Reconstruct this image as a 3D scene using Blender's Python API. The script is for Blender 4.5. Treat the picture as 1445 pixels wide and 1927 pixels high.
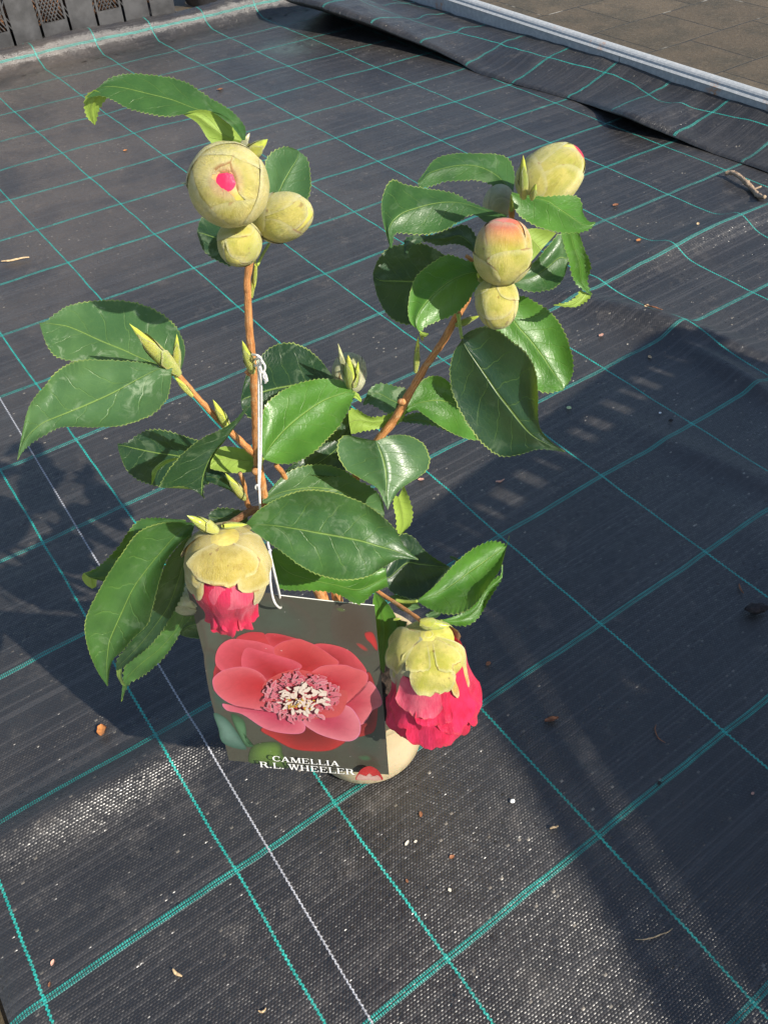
import bpy, math, random
from mathutils import Vector, noise
random.seed(7)
for o in list(bpy.data.objects): bpy.data.objects.remove(o)
SC = bpy.context.scene
COL = SC.collection
R = math.radians
# ---------------------------------------------------------------- camera
F_PX, TILT, YAW, ROLL = 1577.18, 0.7869803, -0.586724, -0.04742
CAM = Vector((0.13477506, -0.11607019, 0.51708897))
_r = Vector((math.cos(YAW), math.sin(YAW), 0)); FW0 = Vector((-math.sin(YAW), math.cos(YAW), 0))
FW = FW0*math.cos(TILT) + Vector((0, 0, -1))*math.sin(TILT)
_u = _r.cross(FW)
RT = _r*math.cos(ROLL) + _u*math.sin(ROLL); UP = -_r*math.sin(ROLL) + _u*math.cos(ROLL)
cd = bpy.data.cameras.new('camera'); cam = bpy.data.objects.new('camera', cd); COL.objects.link(cam)
cd.sensor_fit = 'VERTICAL'; cd.sensor_height = 24; cd.lens = 24*F_PX/1927; cd.clip_start = 0.01; cd.clip_end = 200
from mathutils import Matrix
M = Matrix((RT, UP, -FW)).transposed().to_4x4(); M.translation = CAM
cam.matrix_world = M; SC.camera = cam
# ---------------------------------------------------------------- light
SUN_AZ, SUN_EL = -72.0, 38.0
sd = Vector((math.cos(R(SUN_AZ))*math.cos(R(SUN_EL)), math.sin(R(SUN_AZ))*math.cos(R(SUN_EL)), math.sin(R(SUN_EL))))
w = bpy.data.worlds.new('World'); SC.world = w; w.use_nodes = True
nt = w.node_tree; sky = nt.nodes.new('ShaderNodeTexSky'); sky.sky_type = 'NISHITA'; sky.sun_disc = False
sky.sun_elevation = R(SUN_EL); sky.sun_rotation = R(90-SUN_AZ)
nt.links.new(sky.outputs[0], nt.nodes['Background'].inputs[0]); nt.nodes['Background'].inputs[1].default_value = 0.105
sl = bpy.data.lights.new('sun', 'SUN'); sl.energy = 5.0; sl.angle = R(0.5); sl.color = (1, 0.93, 0.82)
so = bpy.data.objects.new('sun', sl); COL.objects.link(so); so.rotation_euler = sd.to_track_quat('Z', 'Y').to_euler()
SC.view_settings.view_transform = 'Standard'; SC.view_settings.look = 'None'; SC.view_settings.gamma = 1
SC.view_settings.exposure = 0.6
# ---------------------------------------------------------------- helpers
def ray(px, py): return FW + RT*((px-722.5)/F_PX) - UP*((py-963.5)/F_PX)
def gnd(px, py, h=0.0):
    d = ray(px, py); return CAM + d*((h-CAM.z)/d.z)
POT = gnd(692, 1484) + FW0*0.037
def P(px, py, d=0.0):
    """point seen at (px,py) on the upright plane d centimetres behind (+) or in front (-) of the pot axis"""
    D = ray(px, py); return CAM + D*(((POT + FW0*(d*0.01) - CAM).dot(FW0))/D.dot(FW0))
def scl(px, py, d=0.0):
    """metres per photo pixel at that point"""
    return (P(px, py, d)-CAM).dot(FW)/F_PX
def mesh_obj(name, verts, faces, mats, parent=None, uvs=None, mi=None, smooth=True, cols=None):
    me = bpy.data.meshes.new(name); me.from_pydata([tuple(v) for v in verts], [], faces)
    for m in (mats if isinstance(mats, (list, tuple)) else [mats]): me.materials.append(m)
    if uvs is not None:
        l = me.uv_layers.new(name='UVMap')
        for lo in me.loops: l.data[lo.index].uv = uvs[lo.vertex_index]
    if cols is not None:
        a = me.color_attributes.new('tint', 'FLOAT_COLOR', 'POINT')
        for i, c in enumerate(cols): a.data[i].color = (c[0], c[1], c[2], 1) if isinstance(c, (tuple, list)) else (c, c, c, 1)
    if mi is not None: me.polygons.foreach_set('material_index', mi)
    if smooth: me.polygons.foreach_set('use_smooth', [True]*len(me.polygons))
    me.update()
    o = bpy.data.objects.new(name, me); COL.objects.link(o)
    if parent: o.parent = parent
    return o
def empty(name, loc, label, cat, group=None):
    o = bpy.data.objects.new(name, None); COL.objects.link(o); o.location = loc; o.empty_display_size = .02
    o['label'] = label; o['category'] = cat
    if group: o['group'] = group
    return o
def part(o, root):           # keep world placement under a root that has only a translation
    o.parent = root; o.matrix_parent_inverse = Matrix.Translation(-root.location); return o
def tag(o, label, cat, group=None):
    o['label'] = label; o['category'] = cat
    if group: o['group'] = group
    return o
class MB:
    def __init__(s): s.v = []; s.f = []; s.uv = []; s.c = []; s.m = []
    def add(s, vs, fs, uv=None, c=None, m=0):
        b = len(s.v); s.v += vs; s.f += [tuple(b+i for i in f) for f in fs]
        s.uv += uv if uv else [(0, 0)]*len(vs); s.c += c if c else [0.0]*len(vs); s.m += [m]*len(fs)
    def build(s, name, mats, root=None, smooth=True):
        o = mesh_obj(name, s.v, s.f, mats, None, s.uv, s.m, smooth, s.c)
        if root: part(o, root)
        return o
    def box(s, c, e, rz=0, m=0):
        cz, sz = math.cos(rz), math.sin(rz); vs = []
        for k in range(8):
            x = (e[0] if k & 1 else -e[0])/2; y = (e[1] if k & 2 else -e[1])/2; z = (e[2] if k & 4 else -e[2])/2
            vs.append(Vector((c[0]+x*cz-y*sz, c[1]+x*sz+y*cz, c[2]+z)))
        s.add(vs, [(0,2,3,1),(4,5,7,6),(0,1,5,4),(2,6,7,3),(0,4,6,2),(1,3,7,5)], m=m)
    def tube(s, pts, rad, n=10, sub=4, wob=0, m=0):
        pts = [Vector(p) for p in pts]
        if not isinstance(rad, (list, tuple)): rad = [rad]*len(pts)
        P2 = []; R2 = []
        for i in range(len(pts)-1):
            for k in range(sub):
                t = k/sub; P2.append(cr([tuple(p) for p in pts], i+t)); R2.append(rad[i]*(1-t)+rad[i+1]*t)
        P2.append(tuple(pts[-1])); R2.append(rad[-1]); P2 = [Vector(p) for p in P2]
        T = (P2[1]-P2[0]).normalized(); N = T.orthogonal().normalized(); vs = []; uv = []; L = 0
        for i, p in enumerate(P2):
            T2 = (P2[min(i+1, len(P2)-1)]-P2[max(i-1, 0)]).normalized(); N = (N - T2*N.dot(T2)).normalized(); B = T2.cross(N)
            if i: L += (p-P2[i-1]).length
            for k in range(n):
                a = 2*math.pi*k/n; r = R2[i]*(1+wob*noise.noise(p*300+Vector((math.cos(a), math.sin(a), 0))))
                vs.append(p+(N*math.cos(a)+B*math.sin(a))*r); uv.append((k/n, L*100))
        fs = [(i*n+k, i*n+(k+1) % n, (i+1)*n+(k+1) % n, (i+1)*n+k) for i in range(len(P2)-1) for k in range(n)]
        fs += [tuple(range(n))[::-1], tuple((len(P2)-1)*n+k for k in range(n))]
        s.add(vs, fs, uv, m=m)
def cr(st, u):
    """Catmull-Rom through tuples"""
    n = len(st); i = min(int(u), n-2); t = u-i
    p0 = st[max(i-1, 0)]; p1 = st[i]; p2 = st[i+1]; p3 = st[min(i+2, n-1)]
    return tuple(.5*((2*b)+(-a+c)*t+(2*a-5*b+4*c-d)*t*t+(-a+3*b-3*c+d)*t**3) for a, b, c, d in zip(p0, p1, p2, p3))
# ---------------------------------------------------------------- node shorthand
class NT:
    def __init__(s, name):
        s.mat = bpy.data.materials.new(name); s.mat.use_nodes = True; s.t = s.mat.node_tree; s.bsdf = s.t.nodes['Principled BSDF']; s.out = s.t.nodes['Material Output']
    def n(s, typ, **kw):
        nd = s.t.nodes.new(typ)
        for k, v in kw.items(): setattr(nd, k, v)
        return nd
    def set(s, inp, v):
        if isinstance(v, bpy.types.NodeSocket): s.t.links.new(v, inp)
        else: inp.default_value = v
    def m(s, op, a, b=0.0, c=None, clamp=False):
        nd = s.n('ShaderNodeMath', operation=op, use_clamp=clamp); s.set(nd.inputs[0], a); s.set(nd.inputs[1], b)
        if c is not None: s.set(nd.inputs[2], c)
        return nd.outputs[0]
    def ss(s, x, lo, hi, a=0.0, b=1.0):
        nd = s.n('ShaderNodeMapRange', interpolation_type='SMOOTHSTEP'); s.set(nd.inputs[0], x)
        for k, v in zip((1, 2, 3, 4), (lo, hi, a, b)): s.set(nd.inputs[k], v)
        return nd.outputs[0]
    def mix(s, f, a, b, bt='MIX'):
        nd = s.n('ShaderNodeMix', data_type='RGBA', blend_type=bt); s.set(nd.inputs[0], f)
        s.set(nd.inputs[6], a+(1,) if isinstance(a, tuple) and len(a) == 3 else a); s.set(nd.inputs[7], b+(1,) if isinstance(b, tuple) and len(b) == 3 else b)
        return nd.outputs[2]
    def noise(s, vec, scale, detail=3, rough=.5, dist=0.0):
        nd = s.n('ShaderNodeTexNoise'); s.set(nd.inputs['Vector'], vec); nd.inputs['Scale'].default_value = scale
        nd.inputs['Detail'].default_value = detail; nd.inputs['Roughness'].default_value = rough; nd.inputs['Distortion'].default_value = dist
        return nd.outputs[0]
    def vec(s, x, y, z=0.0):
        nd = s.n('ShaderNodeCombineXYZ'); s.set(nd.inputs[0], x); s.set(nd.inputs[1], y); s.set(nd.inputs[2], z); return nd.outputs[0]
    def uv(s):
        tc = s.n('ShaderNodeTexCoord'); sp = s.n('ShaderNodeSeparateXYZ'); s.t.links.new(tc.outputs['UV'], sp.inputs[0]); s.obj = tc.outputs['Object']
        return sp.outputs[0], sp.outputs[1]
    def bump(s, h, dist, strength=1.0, nrm=None):
        nd = s.n('ShaderNodeBump'); s.set(nd.inputs['Height'], h); nd.inputs['Distance'].default_value = dist; nd.inputs['Strength'].default_value = strength
        if nrm is not None: s.set(nd.inputs['Normal'], nrm)
        return nd.outputs[0]
    def p(s, **kw):
        for k, v in kw.items():
            k = k.replace('_', ' ')
            s.set(s.bsdf.inputs[k], v+(1,) if isinstance(v, tuple) and len(v) == 3 else v)
def simple(name, col, rough=.6, nscale=60, amt=.25, bump=.0004, spec=.5, metal=0.0):
    q = NT(name); tc = q.n('ShaderNodeTexCoord'); n1 = q.noise(tc.outputs['Object'], nscale, 5, .6)
    q.p(Base_Color=q.mix(q.ss(n1, .3, .7), tuple(c*(1-amt) for c in col), tuple(min(1, c*(1+amt)) for c in col)), Roughness=rough, Metallic=metal)
    q.bsdf.inputs['Specular IOR Level'].default_value = spec
    q.p(Normal=q.bump(n1, bump)); return q.mat
# ---------------------------------------------------------------- materials
def mat_leaf(name, dark, light, under, seed=0.0, residue=.5):
    q = NT(name); u, v = q.uv()
    c = q.m('ABSOLUTE', q.m('SUBTRACT', q.m('MULTIPLY', v, 2.0), 1.0))            # 0 midrib, 1 edge
    side = q.m('SIGN', q.m('SUBTRACT', v, .5))
    nz = q.noise(q.vec(q.m('MULTIPLY', u, 4.0), v, seed), 3.0, 2)
    ph = q.m('ADD', q.m('SUBTRACT', q.m('MULTIPLY', u, 8.0), q.m('MULTIPLY', q.m('POWER', c, .85), 1.7)), q.m('MULTIPLY', nz, .55))
    ph = q.m('ADD', ph, q.m('MULTIPLY', side, .27))
    fr = q.m('ABSOLUTE', q.m('SUBTRACT', q.m('FRACT', ph), .5))
    vein = q.m('MULTIPLY', q.ss(fr, .008, .04, 1.0, 0.0), q.ss(c, .6, .93, 1.0, 0.0))
    fr2 = q.m('ABSOLUTE', q.m('SUBTRACT', q.m('FRACT', q.m('ADD', q.m('MULTIPLY', ph, 4.0), q.m('MULTIPLY', c, 9.0))), .5))
    vo = q.n('ShaderNodeTexVoronoi', feature='DISTANCE_TO_EDGE'); q.set(vo.inputs['Vector'], q.vec(q.m('MULTIPLY', u, 9.0), q.m('MULTIPLY', v, 5.0), seed)); vo.inputs['Scale'].default_value = 3.5
    net = q.ss(vo.outputs['Distance'], .0, .07, 1.0, 0.0)
    mid = q.ss(c, .008, .032, 1.0, 0.0)
    edge = q.m('MULTIPLY', q.ss(c, .965, .99, 0.0, 1.0), q.ss(q.noise(q.obj, 60, 2), .3, .6, .35, 1.0))
    big = q.noise(q.obj, 45, 4, .6); blot = q.noise(q.obj, 160, 4, .65, .8)
    col = q.mix(q.ss(big, .3, .72), dark, light)
    col = q.mix(q.m('MULTIPLY', net, .07), col, (.16, .26, .05))
    col = q.mix(q.m('MULTIPLY', vein, .2), col, (.2, .33, .07))
    res = q.m('MULTIPLY', q.ss(blot, .5, .66), q.m('MULTIPLY', q.ss(q.noise(q.obj, 38, 2), .42, .62), residue))
    col = q.mix(res, col, (.25, .33, .20))
    col = q.mix(q.m('MULTIPLY', mid, .55), col, (.28, .42, .09))
    col = q.mix(edge, col, (.30, .38, .10))
    ucol = q.mix(q.m('MULTIPLY', q.m('MAXIMUM', vein, q.m('MULTIPLY', net, .5)), .4), under, tuple(x*.55 for x in under))
    ucol = q.mix(q.m('MULTIPLY', mid, .7), ucol, (.42, .5, .14)); ucol = q.mix(edge, ucol, (.42, .46, .13))
    geo = q.n('ShaderNodeNewGeometry'); bf = geo.outputs['Backfacing']
    base = q.mix(bf, col, ucol)
    hgt = q.m('SUBTRACT', q.m('MULTIPLY', q.noise(q.obj, 45, 2, .5), .95), q.m('ADD', q.m('MULTIPLY', vein, .22), q.m('ADD', q.m('MULTIPLY', mid, .5), q.m('MULTIPLY', net, .04))))
    hgt = q.m('ADD', hgt, q.m('MULTIPLY', q.noise(q.obj, 500, 2), .05))
    nrm = q.bump(hgt, .0008, .7)
    q.p(Base_Color=base, Roughness=q.mix(res, q.mix(bf, (.34,)*3, (.5,)*3), (.55,)*3), Normal=nrm)
    q.bsdf.inputs['Specular IOR Level'].default_value = .42
    tr = q.n('ShaderNodeBsdfTranslucent'); q.set(tr.inputs[0], (.30, .46, .03, 1)); q.set(tr.inputs[1], nrm)
    ms = q.n('ShaderNodeMixShader'); ms.inputs[0].default_value = .2
    q.t.links.new(q.bsdf.outputs[0], ms.inputs[1]); q.t.links.new(tr.outputs[0], ms.inputs[2]); q.t.links.new(ms.outputs[0], q.out.inputs[0])
    return q.mat
LEAF = mat_leaf('leaf_green', (.026, .078, .024), (.055, .138, .034), (.26, .38, .06), 1.0, .22)
LEAF_BR = mat_leaf('leaf_bright', (.045, .14, .018), (.085, .22, .03), (.28, .40, .06), 2.0, .2)
LEAF_DK = mat_leaf('leaf_dark', (.008, .030, .018), (.018, .052, .024), (.14, .22, .05), 3.0, .3)
LEAF_GR = mat_leaf('leaf_greyish', (.045, .112, .042), (.08, .165, .058), (.22, .32, .07), 4.0, .8)
def mat_bud(name, c1, c2, pink):
    q = NT(name); u, v = q.uv(); c = q.m('ABSOLUTE', q.m('SUBTRACT', q.m('MULTIPLY', v, 2.0), 1.0))
    at = q.n('ShaderNodeAttribute', attribute_name='tint')
    hair = q.noise(q.vec(q.m('MULTIPLY', u, 3.0), q.m('MULTIPLY', v, 34.0), 0.0), 3.0, 5, .7, .6)
    silk = q.noise(q.vec(q.m('MULTIPLY', u, 6.0), q.m('MULTIPLY', v, 60.0), 3.0), 3.0, 4, .7, 1.5)
    blo = q.noise(q.obj, 110, 3, .6)
    col = q.mix(q.ss(blo, .35, .65), c1, c2)
    col = q.mix(q.m('MULTIPLY', q.ss(q.noise(q.obj, 240, 4, .7, 1.0), .52, .68), .45), col, tuple(a*b for a, b in zip(c1, (.72, .62, .8))))
    col = q.mix(at.outputs['Fac'], col, pink)
    col = q.mix(q.m('MULTIPLY', q.ss(q.m('ADD', q.m('MULTIPLY', hair, .6), q.m('MULTIPLY', silk, .4)), .48, .68), .42), col, (.74, .70, .36))
    rim = q.ss(c, .93, .99); rim2 = q.ss(u, .955, .99)
    rimm = q.m('MULTIPLY', q.m('MAXIMUM', rim, rim2), q.ss(q.noise(q.obj, 150, 2), .56, .62)); lrim = q.m('MAXIMUM', q.ss(c, .80, .97), q.ss(u, .88, .98))
    col = q.mix(q.m('MULTIPLY', lrim, .45), col, (.66, .62, .34)); col = q.mix(q.m('MULTIPLY', rimm, .8), col, (.36, .15, .03))
    sp = q.ss(q.noise(q.obj, 300, 1), .73, .78); col = q.mix(q.m('MULTIPLY', sp, .6), col, (.25, .12, .03))
    h = q.m('ADD', q.m('MULTIPLY', hair, .8), q.m('ADD', q.m('MULTIPLY', silk, .5), q.m('MULTIPLY', blo, 1.2)))
    q.p(Base_Color=col, Roughness=.3, Normal=q.bump(h, .0012, .8), Subsurface_Weight=.15, Subsurface_Scale=.003, Sheen_Weight=.25, Sheen_Roughness=.4)
    q.bsdf.inputs['Subsurface Radius'].default_value = (1, .7, .25); return q.mat
BUD = mat_bud('bud_sepal', (.43, .42, .045), (.63, .55, .13), (.68, .06, .07))
BUDY = mat_bud('bud_sepal_yellow', (.44, .34, .05), (.56, .45, .12), (.70, .05, .07))
BUDP = mat_bud('bud_sepal_pale', (.36, .38, .17), (.48, .48, .28), (.75, .3, .28))
BUDS = mat_bud('bud_sepal_silky', (.46, .41, .06), (.66, .56, .17), (.72, .09, .10))
SHOOT = mat_bud('shoot_scale', (.34, .45, .03), (.56, .55, .06), (.5, .28, .12))
def mat_petal(name, c1, c2, edge):
    q = NT(name); u, v = q.uv(); c = q.m('ABSOLUTE', q.m('SUBTRACT', q.m('MULTIPLY', v, 2.0), 1.0))
    at = q.n('ShaderNodeAttribute', attribute_name='tint')
    st = q.noise(q.vec(u, q.m('MULTIPLY', v, 22.0), 0.0), 4.0, 4, .6, .4); bl = q.noise(q.obj, 120, 3)
    col = q.mix(q.ss(q.m('ADD', q.m('MULTIPLY', st, .5), q.m('MULTIPLY', bl, .5)), .36, .62), c1, c2)
    rim = q.m('MULTIPLY', q.m('MAXIMUM', q.ss(c, .95, 1.0), q.ss(u, .95, 1.0)), q.ss(q.noise(q.obj, 170, 2), .4, .58))
    col = q.mix(q.m('MULTIPLY', rim, .55), col, edge)
    h = q.m('ADD', st, q.m('MULTIPLY', q.noise(q.obj, 600, 3), .4))
    q.p(Base_Color=col, Roughness=.36, Normal=q.bump(h, .0007, .8), Sheen_Weight=.15)
    tr = q.n('ShaderNodeBsdfTranslucent'); q.set(tr.inputs[0], (.9, .04, .08, 1))
    ms = q.n('ShaderNodeMixShader'); ms.inputs[0].default_value = .25
    q.t.links.new(q.bsdf.outputs[0], ms.inputs[1]); q.t.links.new(tr.outputs[0], ms.inputs[2]); q.t.links.new(ms.outputs[0], q.out.inputs[0])
    return q.mat
PETAL = mat_petal('petal_crimson', (.56, .008, .05), (.80, .03, .12), (.35, .05, .04))
PINK = mat_petal('petal_pink', (.74, .06, .14), (.84, .17, .24), (.5, .2, .1))
def mat_bark(name, c1, c2):
    q = NT(name); u, v = q.uv()
    n1 = q.noise(q.vec(q.m('MULTIPLY', u, 9.0), q.m('MULTIPLY', v, .8), 0.0), 2.0, 5, .65, .5)
    n2 = q.noise(q.obj, 260, 4)
    col = q.mix(q.ss(n1, .38, .62), c1, c2); col = q.mix(q.m('MULTIPLY', q.ss(n2, .56, .68), .5), col, (.55, .38, .2)); 
    col = q.mix(q.m('MULTIPLY', q.ss(n2, .42, .3), .5), col, (.12, .05, .02))
    q.p(Base_Color=col, Roughness=.6, Normal=q.bump(q.m('ADD', n1, n2), .0006, .9)); return q.mat
BARK = mat_bark('bark_orange', (.42, .16, .045), (.62, .30, .11))
BARK_OLD = mat_bark('bark_brown', (.17, .07, .03), (.30, .14, .06))
TWIGM = mat_bark('twig_grey', (.22, .15, .10), (.42, .32, .22))
GREEN_STEM = simple('petiole_green', (.28, .36, .06), .45, 200, .25)
CORD = simple('cord_white', (.72, .70, .66), .5, 900, .15, .0002)
SOIL = simple('soil', (.035, .022, .014), .95, 180, .7, .004)
def mat_pot():
    q = NT('pot_plastic'); q.uv(); n1 = q.noise(q.obj, 35, 4); n2 = q.noise(q.obj, 240, 4, .7)
    sp = q.n('ShaderNodeSeparateXYZ'); q.t.links.new(q.obj, sp.inputs[0])
    low = q.m('MULTIPLY', q.ss(sp.outputs[2], .0, .018, 1.0, 0.0), q.ss(n2, .45, .62))
    col = q.mix(q.ss(n1, .3, .7), (.47, .38, .22), (.58, .48, .30)); col = q.mix(low, col, (.18, .11, .05))
    col = q.mix(q.m('MULTIPLY', q.ss(n2, .63, .7), .4), col, (.3, .22, .12))
    q.p(Base_Color=col, Roughness=.42, Normal=q.bump(n1, .001, .3), Subsurface_Weight=.2, Subsurface_Scale=.004); return q.mat
POTM = mat_pot()
# ---------------------------------------------------------------- ground fabric
S = 0.12; RB = 0.955371*S; XS = 0.1895     # line spacings, seam
def mat_fabric():
    q = NT('woven_fabric'); u, v = q.uv()
    sp = q.n('ShaderNodeSeparateXYZ'); q.t.links.new(q.obj, sp.inputs[0])
    x = q.m('MULTIPLY', u, S); y = q.m('MULTIPLY', v, RB)                      # metres along the cloth
    P1, P2 = .0023, .0016
    row = q.m('FLOOR', q.m('DIVIDE', y, P2)); odd = q.m('MULTIPLY', q.m('MODULO', q.m('ABSOLUTE', row), 2.0), .5)
    cx_ = q.m('ADD', q.m('DIVIDE', x, P1), odd); cell = q.m('FLOOR', cx_)
    fx = q.m('FRACT', cx_); fy = q.m('FRACT', q.m('DIVIDE', y, P2))
    hx = q.m('SINE', q.m('MULTIPLY', fx, math.pi)); hy = q.m('SINE', q.m('MULTIPLY', fy, math.pi))
    h = q.m('MULTIPLY', q.m('POWER', hx, .7), hy)
    wn = q.n('ShaderNodeTexWhiteNoise', noise_dimensions='2D'); q.set(wn.inputs['Vector'], q.vec(cell, row))
    sc = q.n('ShaderNodeSeparateColor'); q.t.links.new(wn.outputs['Color'], sc.inputs[0]); r1, r2, r3 = sc.outputs[0], sc.outputs[1], sc.outputs[2]
    wr = q.n('ShaderNodeTexWhiteNoise', noise_dimensions='1D'); q.set(wr.inputs['W'], row); rr = wr.outputs['Value']
    # green lines
    wobx = q.m('MULTIPLY', q.m('SUBTRACT', q.noise(q.vec(u, q.m('MULTIPLY', v, 1.5)), 1.2, 2), .5), .0032)
    zig = q.m('MULTIPLY', q.m('SINE', q.m('MULTIPLY', y, 2*math.pi/.0031)), .00035)
    dA = q.m('ABSOLUTE', q.m('ADD', q.m('ADD', q.m('MULTIPLY', q.m('SUBTRACT', u, q.m('ROUND', u)), S), wobx), zig))
    gA = q.ss(dA, .00062, .00095, 1.0, 0.0)
    woby = q.m('MULTIPLY', q.m('SUBTRACT', q.noise(q.vec(q.m('MULTIPLY', u, 1.5), v, 4.0), 1.3, 2), .5), .0035)
    dB = q.m('ABSOLUTE', q.m('ADD', q.m('MULTIPLY', q.m('SUBTRACT', v, q.m('ROUND', v)), RB), woby))
    rowsB = q.m('MULTIPLY', q.ss(dB, .0002, .0004), q.ss(dB, .0019, .0022, 1.0, 0.0))
    dash = q.ss(q.m('ABSOLUTE', q.m('SINE', q.m('MULTIPLY', x, math.pi/.00145))), .2, .6)
    crossAB = q.m('MULTIPLY', q.ss(dB, .0019, .0022, 1.0, 0.0), q.ss(dA, .001, .0014, 1.0, 0.0))
    gB = q.m('MULTIPLY', q.m('MULTIPLY', rowsB, dash), .82)
    g = q.m('MAXIMUM', q.m('MAXIMUM', gA, gB), crossAB)
    dust = q.noise(q.obj, 5.0, 5, .62, .6); dust2 = q.noise(q.obj, 32, 5, .7)
    base = q.mix(q.ss(dust, .35, .7), (.022, .021, .021), (.040, .037, .034))
    base = q.mix(q.m('MULTIPLY', q.ss(dust2, .55, .75), .5), base, (.13, .115, .10))
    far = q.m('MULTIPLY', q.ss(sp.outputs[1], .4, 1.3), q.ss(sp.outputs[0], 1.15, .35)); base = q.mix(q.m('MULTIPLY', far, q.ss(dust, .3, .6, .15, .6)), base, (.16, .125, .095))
    fx_ = q.m('SUBTRACT', sp.outputs[0], 1.02); fy_ = q.m('SUBTRACT', sp.outputs[1], 1.47)
    stn = q.m('MULTIPLY', q.ss(q.m('SQRT', q.m('ADD', q.m('MULTIPLY', fx_, fx_), q.m('MULTIPLY', fy_, fy_))), .0, .085, .5, 0.0), q.ss(dust2, .3, .6)); base = q.mix(stn, base, (.1, .16, .14))
    glint_speck = q.m('MULTIPLY', q.m('GREATER_THAN', r3, .9955), q.ss(dust, .4, .6)); base = q.mix(q.m('MULTIPLY', glint_speck, .6), base, (.35, .31, .25))  # random pale dust cells, standing in for glints on the weave tapes
    gcol = q.mix(q.ss(q.noise(q.obj, 60, 3), .3, .7), (.005, .27, .225), (.02, .42, .35))
    col = q.mix(g, base, gcol)
    # white selvedge yarn
    dW = q.m('ABSOLUTE', q.m('ADD', q.m('SUBTRACT', sp.outputs[0], q.m('ADD', XS, q.m('MULTIPLY', q.m('SUBTRACT', sp.outputs[1], .1), .02))), q.m('MULTIPLY', zig, .8)))
    gW = q.m('MULTIPLY', q.ss(dW, .0005, .0008, 1.0, 0.0), q.ss(sp.outputs[1], .75, .7)); col = q.mix(gW, col, (.45, .46, .5))
    col = q.mix(q.m('MULTIPLY', q.ss(h, .45, .0), .55), col, (.008, .008, .009)); col = q.mix(q.m('MULTIPLY', q.ss(rr, .55, 1.0), .35), col, (.085, .08, .078))
    any_ = q.m('MAXIMUM', g, gW)
    # tapes of the weave tilt a little each, so some of them glint in the sun
    nz = q.n('ShaderNodeNewGeometry')
    clus = q.ss(q.noise(q.vec(q.m('MULTIPLY', u, .8), q.m('MULTIPLY', v, 1.6), 2.0), 3.0, 3, .6), .38, .66)
    amt = q.m('ADD', .20, q.m('MULTIPLY', q.m('MULTIPLY', clus, q.m('GREATER_THAN', q.m('ADD', r3, q.m('MULTIPLY', rr, .10)), .985)), .9))
    tx = q.m('MULTIPLY', q.m('SUBTRACT', r1, .5), amt); ty = q.m('MULTIPLY', q.m('SUBTRACT', r2, .5), amt)
    va = q.n('ShaderNodeVectorMath', operation='ADD'); q.set(va.inputs[0], nz.outputs['Normal']); q.set(va.inputs[1], q.vec(tx, ty, 0.0))
    vn = q.n('ShaderNodeVectorMath', operation='NORMALIZE'); q.set(vn.inputs[0], va.outputs[0])
    crease = q.noise(q.vec(x, q.m('MULTIPLY', y, 3.0), 0.0), 9, 2, .5, .3)
    hh = q.m('ADD', q.m('MULTIPLY', h, .00030), q.m('MULTIPLY', any_, .00045)); hh = q.m('ADD', hh, q.m('MULTIPLY', crease, .0007))
    nrm = q.bump(hh, 1.0, .75, vn.outputs[0])
    q.p(Base_Color=col, Roughness=q.mix(any_, q.mix(q.ss(dust2, .3, .7), (.30,)*3, (.42,)*3), (.5,)*3), Normal=nrm)
    q.bsdf.inputs['Specular IOR Level'].default_value = .75
    return q.mat
FAB = mat_fabric()
def G(x, y, cx, cy, ang, sx, sy):
    dx, dy = x-cx, y-cy; c, s = math.cos(R(ang)), math.sin(R(ang)); a = dx*c+dy*s; b = -dx*s+dy*c
    return math.exp(-(a/sx)**2*.5-(b/sy)**2*.5)
def hz(x, y):
    h = .0009*noise.noise(Vector((x*6, y*9, 0)))+.0006*noise.noise(Vector((x*18, y*25, 3)))
    h += .0105*G(x, y, .105, .214, -4, .075, .0115) - .003*G(x, y, .10, .25, -4, .075, .012)          # roll in the cloth, lower left
    h += .015*G(x, y, 1.04, .462, -3, .13, .016)                                                    # ridge on the right
    h += .013*G(x, y, .83, .36, -70, .075, .012)+.008*G(x, y, .815, .26, 88, .06, .009)
    h += .004*G(x, y, .70, .16, -75, .08, .010) + .003*G(x, y, .62, .05, 60, .06, .012)
    for k, (cx_, cy_) in enumerate(((.36, .03), (.345, -.03), (.385, .02), (.33, -.05))): h += .0012*G(x, y, cx_, cy_, -80, .07, .0055)
    if y > 1.0: h += .0022*noise.noise(Vector((x*14, y*5, 9)))*min(1, (y-1)*3)
    e = min(1.0, max(0.0, (1.235-x)/.03))*min(1, max(0, (1.66-y)/.03)); return .002+max(h*e, -.0015)
def uvg(x, y, left): return ((x/S-.389+0 if left else x/S), y/RB)
fab = MB()
def patch(x0, x1, y0, y1, st, left):
    nx = max(2, int((x1-x0)/st)); ny = max(2, int((y1-y0)/st)); vs = []; uv = []
    for j in range(ny+1):
        y = y0+(y1-y0)*j/ny
        for i in range(nx+1):
            t = i/nx; xs = XS+.02*(y-.1)
            a, b = (x0, xs) if left else (xs, x1); x = a+(b-a)*t
            z = hz(x, y)
            if left and x0 < .05:                                                # free left edge curls down
                z -= .004*max(0, (.040-x)/.014)**2
            if left: z += .0009*max(0, 1-(xs-x)/.004)+.0004
            vs.append(Vector((x, y, z))); uv.append(uvg(x, y, left))
    fab.add(vs, [(j*(nx+1)+i, j*(nx+1)+i+1, (j+1)*(nx+1)+i+1, (j+1)*(nx+1)+i) for j in range(ny) for i in range(nx)], uv)
YR = 1.665; XR = 1.235
patch(.026, XS, -.42, YR, .005, True); patch(XS, XR, -.42, YR, .006, False)
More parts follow.
